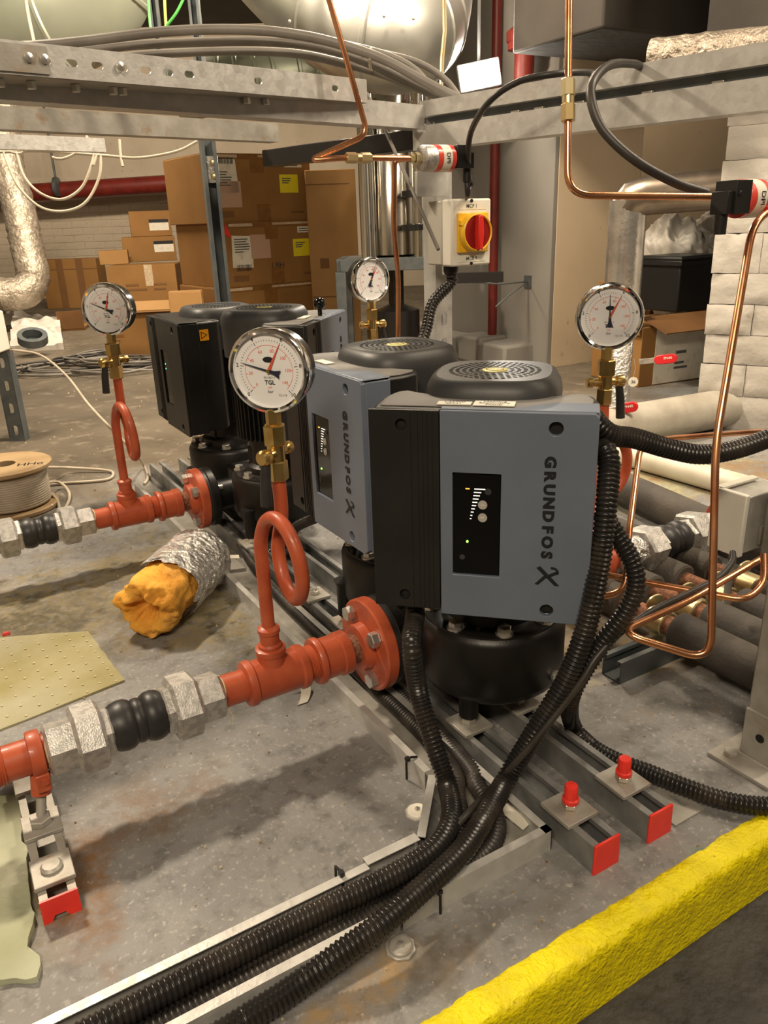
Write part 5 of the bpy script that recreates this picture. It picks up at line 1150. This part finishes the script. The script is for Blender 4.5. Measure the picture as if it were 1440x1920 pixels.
# carton lower behind, black crate, white bags
p = Zp(1300, 680, 0); t, M = carton(p+V((.12, .22, 0)), .40, .34, .30, yw, 'dark carton under the black crate by the block wall', 'cardboard_dark', tape=False)
cr = D(1303, 595, 3.62); t = thing('black_crate', cr, 'black plastic crate with rim standing among the white bags', 'crate'); M = rotz(yw+.1, (cr.x, cr.y, .302))
hC = D(1303, 478, 3.55).z-.302
q = MB(M); q.box((0, .12, hC/2), (.235, .22, hC), taper=1.06); obj('crate_body', q, 'black_crate', t, bevel=.008)
q = MB(M); q.box((0, .12, hC-.03), (.27, .255, .025)); q.box((0, .12, hC-.012), (.275, .26, .012)); obj('crate_rim', q, 'black_crate', t, bevel=.004)
def bag(c, r, seed, label, sq=(1, 1, .8)):
    q = MB(); n, m = 90, 60; vs = []; fs = []
    for i in range(m+1):
        th = PI*i/m
        for k in range(n):
            ph = 2*PI*k/n; d = V((math.sin(th)*math.cos(ph), math.sin(th)*math.sin(ph), math.cos(th)))
            rg = abs(mnoise.noise(d*1.8+V((seed, 0, 0))))*.6+abs(mnoise.noise(d*4+V((0, seed, 0))))*.2+abs(mnoise.noise(d*9+V((0, seed, 4))))*.06; k_ = r*(1.15-rg); vs.append(c+V((d.x*k_*sq[0], d.y*k_*sq[1], d.z*k_*sq[2])))
    for i in range(m):
        for k in range(n): fs.append((i*n+k, i*n+(k+1) % n, (i+1)*n+(k+1) % n, (i+1)*n+k))
    q.add(vs, fs); return tag(obj('plastic_bag', q, 'plastic_bag', sm=85), label, 'plastic bag', 'white plastic bags')
bag(D(1255, 500, 3.95), .24, 3.1, 'crumpled white plastic sack left of the black crate', (.85, .6, 1.))
bag(D(1345, 450, 4.05), .17, 7.7, 'crumpled white plastic sack above the black crate', (1.1, .6, .8))
p = Zp(1230, 700, 0)+V((.52, .62, 0)); t, M = carton(p, .42, .3, .42, yw, 'carton supporting the white sacks behind the silver riser', 'cardboard', tape=False)
# ================================================================== STAINLESS CYLINDER ON A STEEL STAND
tc_ = D(735, 480, 4.0); t = thing('stainless_vessel', tc_, 'polished stainless steel vessel standing on a dark frame behind', 'vessel')
zt_ = tc_.z; q = MB(); q.lathe([(.10, zt_), (.143, zt_+.01), (.143, zt_+.75), (.13, zt_+.77), (0, zt_+.78)], V((tc_.x, tc_.y, 0)), (0, 0, 1), 40); obj('shell', q, 'stainless', t)
for k, (px, r) in enumerate(((690, .032), (700, .022), (788, .035))):
    p = D(px, 480, 3.85); q = MB(); q.cyl(V((p.x, p.y, zt_)), V((p.x, p.y, zt_+.72)), r, n=20); obj('side_pipe', q, 'stainless', t)
for zz in (.12, .27): q = MB(); p = D(776, 480, 3.82); q.lathe([(.03, 0), (.055, .004), (.055, .03), (.03, .034)], V((p.x, p.y, zt_+zz)), (0, 0, 1), 24); obj('pipe_flange', q, 'steel_black', t)
q = MB(); q.lathe([(.09, .14), (.12, .15), (.12, .30), (.09, .31), (.04, .33), (.04, zt_-.05)], V((tc_.x+.02, tc_.y, 0)), (0, 0, 1), 28); obj('lower_body', q, 'steel_black', t)
t = thing('steel_stand', (tc_.x, tc_.y, 0), 'dark angle-steel stand under the stainless vessel', 'stand')
fw_, fd_ = .50, .36; MM = rotz(-YAW-.05, (tc_.x, tc_.y, 0))
q = MB(MM); q.box((0, -fd_/2, zt_-.03), (fw_, .04, .06)); q.box((0, fd_/2, zt_-.03), (fw_, .04, .06)); q.box((-fw_/2, 0, zt_-.03), (.04, fd_, .06)); q.box((fw_/2, 0, zt_-.03), (.04, fd_, .06)); obj('top_frame', q, 'strut_slate', t, bevel=.003)
q = MB(MM); q.box((0, 0, zt_-.004), (fw_-.02, fd_-.02, .006)); obj('top_plate', q, 'strut_dark', t)
for sx in (-1, 1):
    for sy in (-1, 1): q = MB(MM); q.box((sx*fw_/2, sy*fd_/2, zt_/2-.03), (.05, .05, zt_-.06)); obj('leg', q, 'strut_slate', t, bevel=.003)
# ================================================================== RED RISER, FAR PIPES
rp = Zp(922, 674, 0); q = MB(); q.cyl((rp.x, rp.y, 0), (rp.x, rp.y, 2.7), .024, n=20); tag(obj('red_riser', q, 'red_pipe_dark'), 'dark red vertical pipe in front of the grey pillar flank', 'pipe')
rp = D(700, 640, 4.3); q = MB(); a = Zp(693, 650, 0); q.cyl((tc_.x+.17, tc_.y-.08, 0), (tc_.x+.17, tc_.y-.08, 1.2), .018, n=16); tag(obj('red_riser', q, 'red_pipe_dark'), 'thin dark red pipe beside the stainless vessel', 'pipe')
a, b_ = D(-60, 369, 8.3), D(340, 343, 8.3); q = MB(); q.cyl(a, b_+(b_-a)*.3, .088, n=24); rp_ = tag(obj('red_wall_pipe', q, 'red_pipe_dark'), 'long dark red pipe running along the far white wall', 'pipe')
p = D(107, 352, 8.2); q = MB(); q.lathe([(.09, -.02), (.094, -.018), (.094, .018), (.09, .02)], p+V((0, 0, .01)), EX, 24); q.cyl(p+V((0, 0, .08)), p+V((0, 0, .9)), .012, n=10); obj('pipe_hanger', q, 'strut_slate', rp_)
q = MB(); fp_ = [D(5, 200, 6.2), D(12, 300, 6.2), D(35, 390, 6.2), D(52, 470, 6.2), D(62, 520, 6.2), D(45, 548, 6.15), D(0, 552, 6.1), D(-80, 552, 6.1)]
P_ = spline(fp_, .03); q.tube(P_, [.125+.012*mnoise.noise(V((i*.9, 0, 0))) for i in range(len(P_))], 20); tag(obj('foil_lagged_pipe', q, 'foil_dull'), 'crinkled foil lagged pipe bending down at the far left edge', 'pipe')
q = MB(); a = Zp(60, 600, 0); q.cyl(D(-80, 575, 6.4), D(12, 572, 6.4), .07, n=20); tag(obj('grey_far_pipe', q, 'grey_pipe'), 'short grey pipe end at far left below the foil bend', 'pipe')
# pillar bracket with stay wires and dark channel
p = Xp(990, 528, 2.765); t = thing('wall_plate', p, 'dark channel held off the grey pillar by an anchor plate and stay wires', 'bracket'); q = MB(); q.box(p, (.012, .05, .06)); obj('anchor_plate', q, 'strut_slate', t)
q = MB(); q.tube([p, D(935, 533, 3.6), D(880, 528, 3.5)], .004, 6); q.tube([p, D(955, 553, 3.7), D(930, 575, 3.6)], .004, 6); obj('stay_wire', q, 'strut_slate', t)
q = MB(); strut(q, D(846, 531, 3.3), D(940, 552, 3.3), (0, 0, 1)); obj('bracket_channel', q, 'steel_black', t)
# ================================================================== CABLE REEL, LOOSE CABLES
rc = Zp(8, 975, 0)+V((.035, .09, 0)); RR = .125; t = thing('cable_reel', rc, 'wooden reel wound with cream cable at the left edge', 'cable reel')
zr = Yp(60, 870, rc.y).z
q = MB(); q.lathe([(.03, zr), (.03, zr+.014), (RR-.006, zr+.016), (RR, zr+.012), (RR, zr+.004), (RR-.004, zr)], rc, (0, 0, 1), 44); q.lathe([(RR-.004, 0), (RR, .004), (RR, .012), (RR-.004, .015), (.03, .015)], rc, (0, 0, 1), 44); obj('reel_flange', q, 'wood_reel', t)
q = MB(); q.cyl(rc+V((0, 0, .01)), rc+V((0, 0, zr)), .06, n=24); obj('reel_core', q, 'wood_reel', t)
q = MB(); text(q, 'HHo', .036, Matrix.Translation(rc+V((.062, -.055, zr+.0166))) @ Matrix.Rotation(-.3, 4, 'Z')); obj('handwriting', q, 'print_black', t, sm=0)
q = MB(); pts = []
for k in range(int(14*28)):
    a = 2*PI*k/28; pts.append(rc+V((.103*math.cos(a), .103*math.sin(a), .02+(zr-.03)*k/(14*28))))
q.tube(pts, .0052, 7); obj('wound_cable', q, 'cable_white', t, sm=80)
q = MB(); q.cyl(rc+V((0, 0, .018)), rc+V((0, 0, zr-.004)), .101, n=36); obj('inner_winding', q, 'cable_white', t)
for i, pts in enumerate(([Zp(88, 876, .05), Zp(130, 877, .02), Zp(200, 882, .008), Zp(212, 890, .006), Zp(195, 900, .006), Zp(120, 906, .006), Zp(60, 912, .006)], [Zp(85, 905, .04), Zp(112, 905, .02), Zp(130, 925, .01), Zp(124, 950, .006), Zp(105, 970, .006), Zp(80, 980, .006)], [Zp(90, 920, .03), Zp(108, 940, .01), Zp(110, 965, .006), Zp(95, 985, .006)])):
    cable('loose_cable', pts, .0045, 'cable_white', ('cream cable tail looping right from the reel', 'outer cream cable loop slumped at the foot of the reel', 'inner cream cable loop slumped at the foot of the reel')[i], group='cream cables')
cable('loose_cable', [D(-10, 655, 2.9), D(40, 658, 2.85), D(80, 668, 2.8), D(125, 705, 2.7), D(165, 757, 2.5), D(205, 800, 2.3), D(245, 840, 2.2), Zp(268, 870, .02), Zp(277, 895, .006), Zp(270, 908, .005)], .0042, 'cable_white', 'cream cable hanging from the left post down behind the coiled tube', group='cream cables')
# left slotted post stub with a pale box on top
pz = Zp(40, 826, 0); t = thing('slotted_post', pz, 'short dark slotted post at the left edge behind the reel', 'steel post')
topz = Yp(12, 655, pz.y).z; ln = (D(10, 655, 1)-D(36, 826, 1)); F = frame((pz.x-.012, pz.y, 0), EX, (0, 0, 1)); q = MB(); slotted_face(q, F, topz, .055, .085, .019, .038)
for s_ in (-1, 1): q.box((s_*.0275, topz/2, .02 if F.col[2].xyz.dot(EY) > 0 else -.02), (.003, topz, .045), F)
obj('channel', q, 'strut_slate', t)
q = MB(rotz(-YAW, (pz.x-.06, pz.y-.02, topz))); q.box((0, .0, .07), (.14, .10, .14)); tag(obj('pale_enclosure', q, 'enclosure', bevel=.006), 'pale grey-green enclosure on the left post stub', 'enclosure')
# tangle of dark wire on the far floor
for i in range(5):
    cpt = Zp(150+i*28, 695-i*4+random.uniform(-5, 5), 0); pts = []
    for k in range(40): a = 2*PI*k/16; r = .30+.06*math.sin(k*1.3+i)+.02*k/40; pts.append(cpt+EX*(r*1.25*math.cos(a))+EY*(r*.8*math.sin(a))+V((0, 0, .008+.012*random.random()+i*.006)))
    cable('wire_coil', pts, .006, 'cable_black' if i % 2 else 'cable_grey', 'tangled coil of %s wire on the far floor, %s of the row' % ('dark' if i % 2 else 'grey', ('leftmost', 'second from left', 'middle', 'second from right', 'rightmost')[i]), 'wire coil', 'tangled wire coils on the far floor', .03, 6)
# crumpled plastic wrap with a tape roll
a, b_, c_, e_ = Zp(20, 660, 0), Zp(120, 655, 0), Zp(112, 600, 0), Zp(30, 600, 0)
tag(obj('plastic_wrap', sheet((a, b_, c_, e_), 0, .10, 3.2, .06, 2., 30), 'plastic_bag', sm=25), 'crumpled pale plastic wrapping on the floor at far left', 'plastic wrap')
p = Zp(62, 640, .09); q = MB(); q.lathe([(.06, 0), (.09, 0), (.09, .05), (.06, .05), (.06, 0)], p, (0, -.4, .9), 28); tag(obj('tape_roll', q, 'strut_slate'), 'dark roll of tape lying on the plastic wrapping', 'tape roll')
# ================================================================== OVERHEAD CABLES
zb_ = 1.6
ov = [([(-60, 92), (60, 86), (150, 78), (300, 60), (420, 55), (520, 60), (620, 78), (720, 112), (800, 155), (862, 186), (900, 205)], .0092, 'topmost thick grey cable arching over the beams at left'),
      ([(120, 100), (250, 85), (380, 79), (500, 78), (600, 88), (690, 118), (760, 152), (830, 180), (880, 200)], .0088, 'second thick grey cable arching over the beams'),
      ([(180, 112), (300, 101), (430, 96), (550, 100), (640, 118), (720, 140), (800, 172), (870, 198)], .0085, 'third grey cable, lowest at left over the beams'),
      ([(560, 70), (650, 84), (730, 105), (780, 132), (805, 165), (815, 190)], .0075, 'grey cable splitting off behind the tie to the beam corner'),
      ([(600, 74), (700, 96), (780, 116), (830, 145), (858, 178), (868, 200)], .0072, 'rightmost grey cable bending down to the beam corner')]
for i, (pp, r, lab) in enumerate(ov): cable('overhead_cable', [D(x, y, zb_+.05*(i-2)) for x, y in pp], r, 'cable_grey', lab, group='thick grey overhead cables', step=.02)
q = MB(); p = D(697, 112, 1.56); q.tube([D(697, 90, 1.62), D(694, 92, 1.5), D(693, 112, 1.5), D(695, 130, 1.52), D(700, 132, 1.66)], .003, 6); tag(obj('cable_tie', q, 'cable_white'), 'pale cable tie around the overhead cable bundle', 'cable tie')
hang = [([(2, 262), (12, 300), (35, 350), (75, 388), (120, 396), (160, 380), (185, 335), (190, 290)], 'longest white cable loop hanging from the beam at left'), ([(30, 280), (45, 330), (75, 362), (115, 374), (150, 355), (168, 320), (182, 270)], 'inner white cable loop hanging from the beam at left'),
        ([(98, 295), (115, 298), (140, 288), (165, 264), (150, 240), (130, 218)], 'short white cable hooking up over the beam at left'), ([(190, 262), (184, 285), (175, 310)], 'short white cable end pointing down from the beam'), ([(224, 262), (226, 290), (230, 312)], 'thin white cable end hanging right of the loops'), ([(50, 262), (48, 276), (38, 288), (10, 282)], 'white cable stub tucked behind the beam at far left'),
        ([(0, 285), (80, 283), (200, 292), (260, 296), (330, 284), (370, 265)], 'white cable strung along under the far beam')]
for pp, lab in hang: cable('hanging_cable', [D(x, y, 2.42) for x, y in pp], .0043, 'cable_white', lab, group='white cables hanging at left', step=.015)
cable('grey_stay', [D(688, 175, 1.5), D(720, 240, 1.5), D(770, 350, 1.45), D(822, 468, 1.4)], .0034, 'cable_grey', 'thin grey cable slanting down to the isolator switch', group='thin cables')
# ================================================================== DUCTS AND CEILING SERVICES
def duct(pts, r, m, label, seams, name='air_duct'):
    P_ = spline(pts, .04); t = thing(name, P_[0], label, 'duct', 'silver air ducts'); q = MB(); q.tube(P_, r, 36); obj('duct_shell', q, m, t, sm=60)
    for f in seams:
        i = int(f*(len(P_)-2)); a = P_[i]; d = (P_[i+1]-a); q = MB(); q.lathe([(r, -.012), (r+.006, -.006), (r+.006, .006), (r, .012)], a, d, 36); obj('seam_ring', q, m, t)
    return t, P_
t, P_ = duct([D(380, -260, 3.3), D(480, -120, 3.2), D(570, -25, 3.1), D(650, 35, 3.0), D(720, 62, 2.95), D(765, 58, 3.05), D(790, 20, 3.25), D(800, -70, 3.4), D(800, -230, 3.45)], .205, 'duct', 'big shiny silver air duct elbow overhead at top centre', (.18, .24, .42, .50, .58, .64))
for px, py in ((543, 40), (720, 30), (775, 35)):
    p = D(px, py, 2.74); q = MB(); q.lathe([(.006, 0), (.006, .004), (0, .006)], p, -ray(px, py), 10); obj('rivet', q, 'bolt_zinc', t)
duct([D(230, -200, 3.0), D(200, -70, 3.0), D(150, 10, 3.05), D(60, 50, 3.1), D(-120, 70, 3.2)], .20, 'duct_green', 'dull greenish flexible air duct overhead at top left', (.3, .5, .7))
duct([D(330, 175, 3.9), D(480, 150, 3.9), D(620, 140, 4.0), D(760, 170, 4.2)], .13, 'duct_green', 'ribbed grey duct glimpsed behind the overhead cables', [i/14 for i in range(1, 14)])
# bulkhead lamp, lit
lc_ = D(900, 140, 3.5); t = thing('bulkhead_lamp', lc_, 'glowing rectangular lamp hanging near the ceiling right of the duct', 'lamp'); LF = frame(lc_, EX*1.+V((0, 0, .16)), (0, 0, 1))
q = MB(); q.box((0, 0, 0), (.17, .095, .02), LF); obj('glowing_diffuser', q, 'lamp_glow', t, bevel=.004)
q = MB(); q.box((0, .0, .03 if LF.col[2].xyz.dot(EY) > 0 else -.03), (.19, .115, .04), LF); obj('lamp_housing', q, 'lamp_body', t, bevel=.006)
q = MB(); q.cyl(lc_+EY*.05, V((lc_.x+EY.x*.05, lc_.y+EY.y*.05, 2.7)), .008, n=10); obj('lamp_stem', q, 'lamp_body', t)
ll = bpy.data.lights.new('bulkhead_lamp_light', 'AREA'); ll.size = .12; ll.energy = 10; ll.color = (1, .9, .75); lo = bpy.data.objects.new('bulkhead_lamp_light', ll); COL.objects.link(lo); lo.location = lc_-EY*.03; lo.rotation_euler = (-EY).to_track_quat('-Z', 'Y').to_euler()
q = MB(); q.tube([D(832, -40, 2.0), D(834, 60, 2.0), D(829, 110, 2.0), D(827, 168, 2.0)], .0058, 10); tag(obj('threaded_rod', q, 'brass_dull'), 'yellowish threaded rod hanging in front of the duct elbow', 'threaded rod')
cable('hanging_cable', [D(44, -40, 2.4), D(52, 20, 2.4), D(60, 60, 2.4), D(66, 88, 2.4)], .005, 'cable_white', 'thin cream cable dropping at the top left corner', group='white cables hanging at left')
for px, w_, lab in ((292, .026, 'dark steel hanger beside the green and yellow wire'), (367, .034, 'dark steel hanger left of the duct elbow')):
    p = D(px, 20, 2.6); q = MB(); strut(q, V((p.x, p.y, p.z-.28)), V((p.x, p.y, 2.7)), -EY, w_/.041); tag(obj('hanger_strut', q, 'strut_slate'), lab, 'hanger', 'dark ceiling hangers')
for pts, m, lab in (([(276, -30), (280, 30), (283, 60)], 'green_wire', 'green wire hanging at top left'), ([(307, -30), (310, 30), (312, 60)], 'yellow_wire', 'yellow wire hanging at top left'), ([(352, -20), (330, 25), (302, 60)], 'green_wire', 'green wire slanting across the dark hanger')):
    cable('earth_wire', [D(x, y, 2.5) for x, y in pts], .0045, m, lab, 'wire', 'green and yellow earth wires')
q = MB(); a = D(984, 80, 3.5); q.cyl(a+V((0, 0, -.16)), V((a.x, a.y, 2.7)), .045, n=18); q.lathe([(.045, -.03), (.075, -.027), (.075, .0), (.082, .006), (.082, .044), (.075, .05), (.045, .07)], a, (0, 0, 1), 20); tag(obj('ceiling_red_pipe', q, 'red_pipe_dark'), 'dark red flanged pipe dropping from the ceiling right of the lamp', 'pipe')
q = MB(); p = D(905, 78, 4.3); q.box((0, 0, 0), (.16, .12, .05), Matrix.Translation(p) @ Matrix.Rotation(-.5, 4, 'Z') @ Matrix.Rotation(.25, 4, 'Y')); tag(obj('red_bracket', q, 'red_paint', bevel=.004), 'small red bracket just above the glowing lamp', 'bracket')
a, b_ = D(1220, 112, 2.45), D(1420, 92, 2.3); q = MB(); P_ = spline([a, (a+b_)/2, b_, b_+(b_-a)*.5], .02); q.tube(P_, [.058+.006*mnoise.noise(V((i*.7, 0, 3))) for i in range(len(P_))], 24); tag(obj('foil_duct', q, 'foil_shaded'), 'crinkled foil lagged duct above the right beam', 'duct', 'silver air ducts')
# thin slotted plate on the floor behind the right rail cap
p = Zp(1268, 1522, 0); q = MB(); q.plate([(-.028, -.03), (.028, -.03), (.028, .03), (-.028, .03)], [slot(.012, 0, .007, .026)], Matrix.Translation((p.x+.005, p.y+.012, .0004)), .002); tag(obj('floor_plate', q, 'galv_dull', sm=0), 'thin slotted steel plate under the right rail near its red cap', 'steel plate')
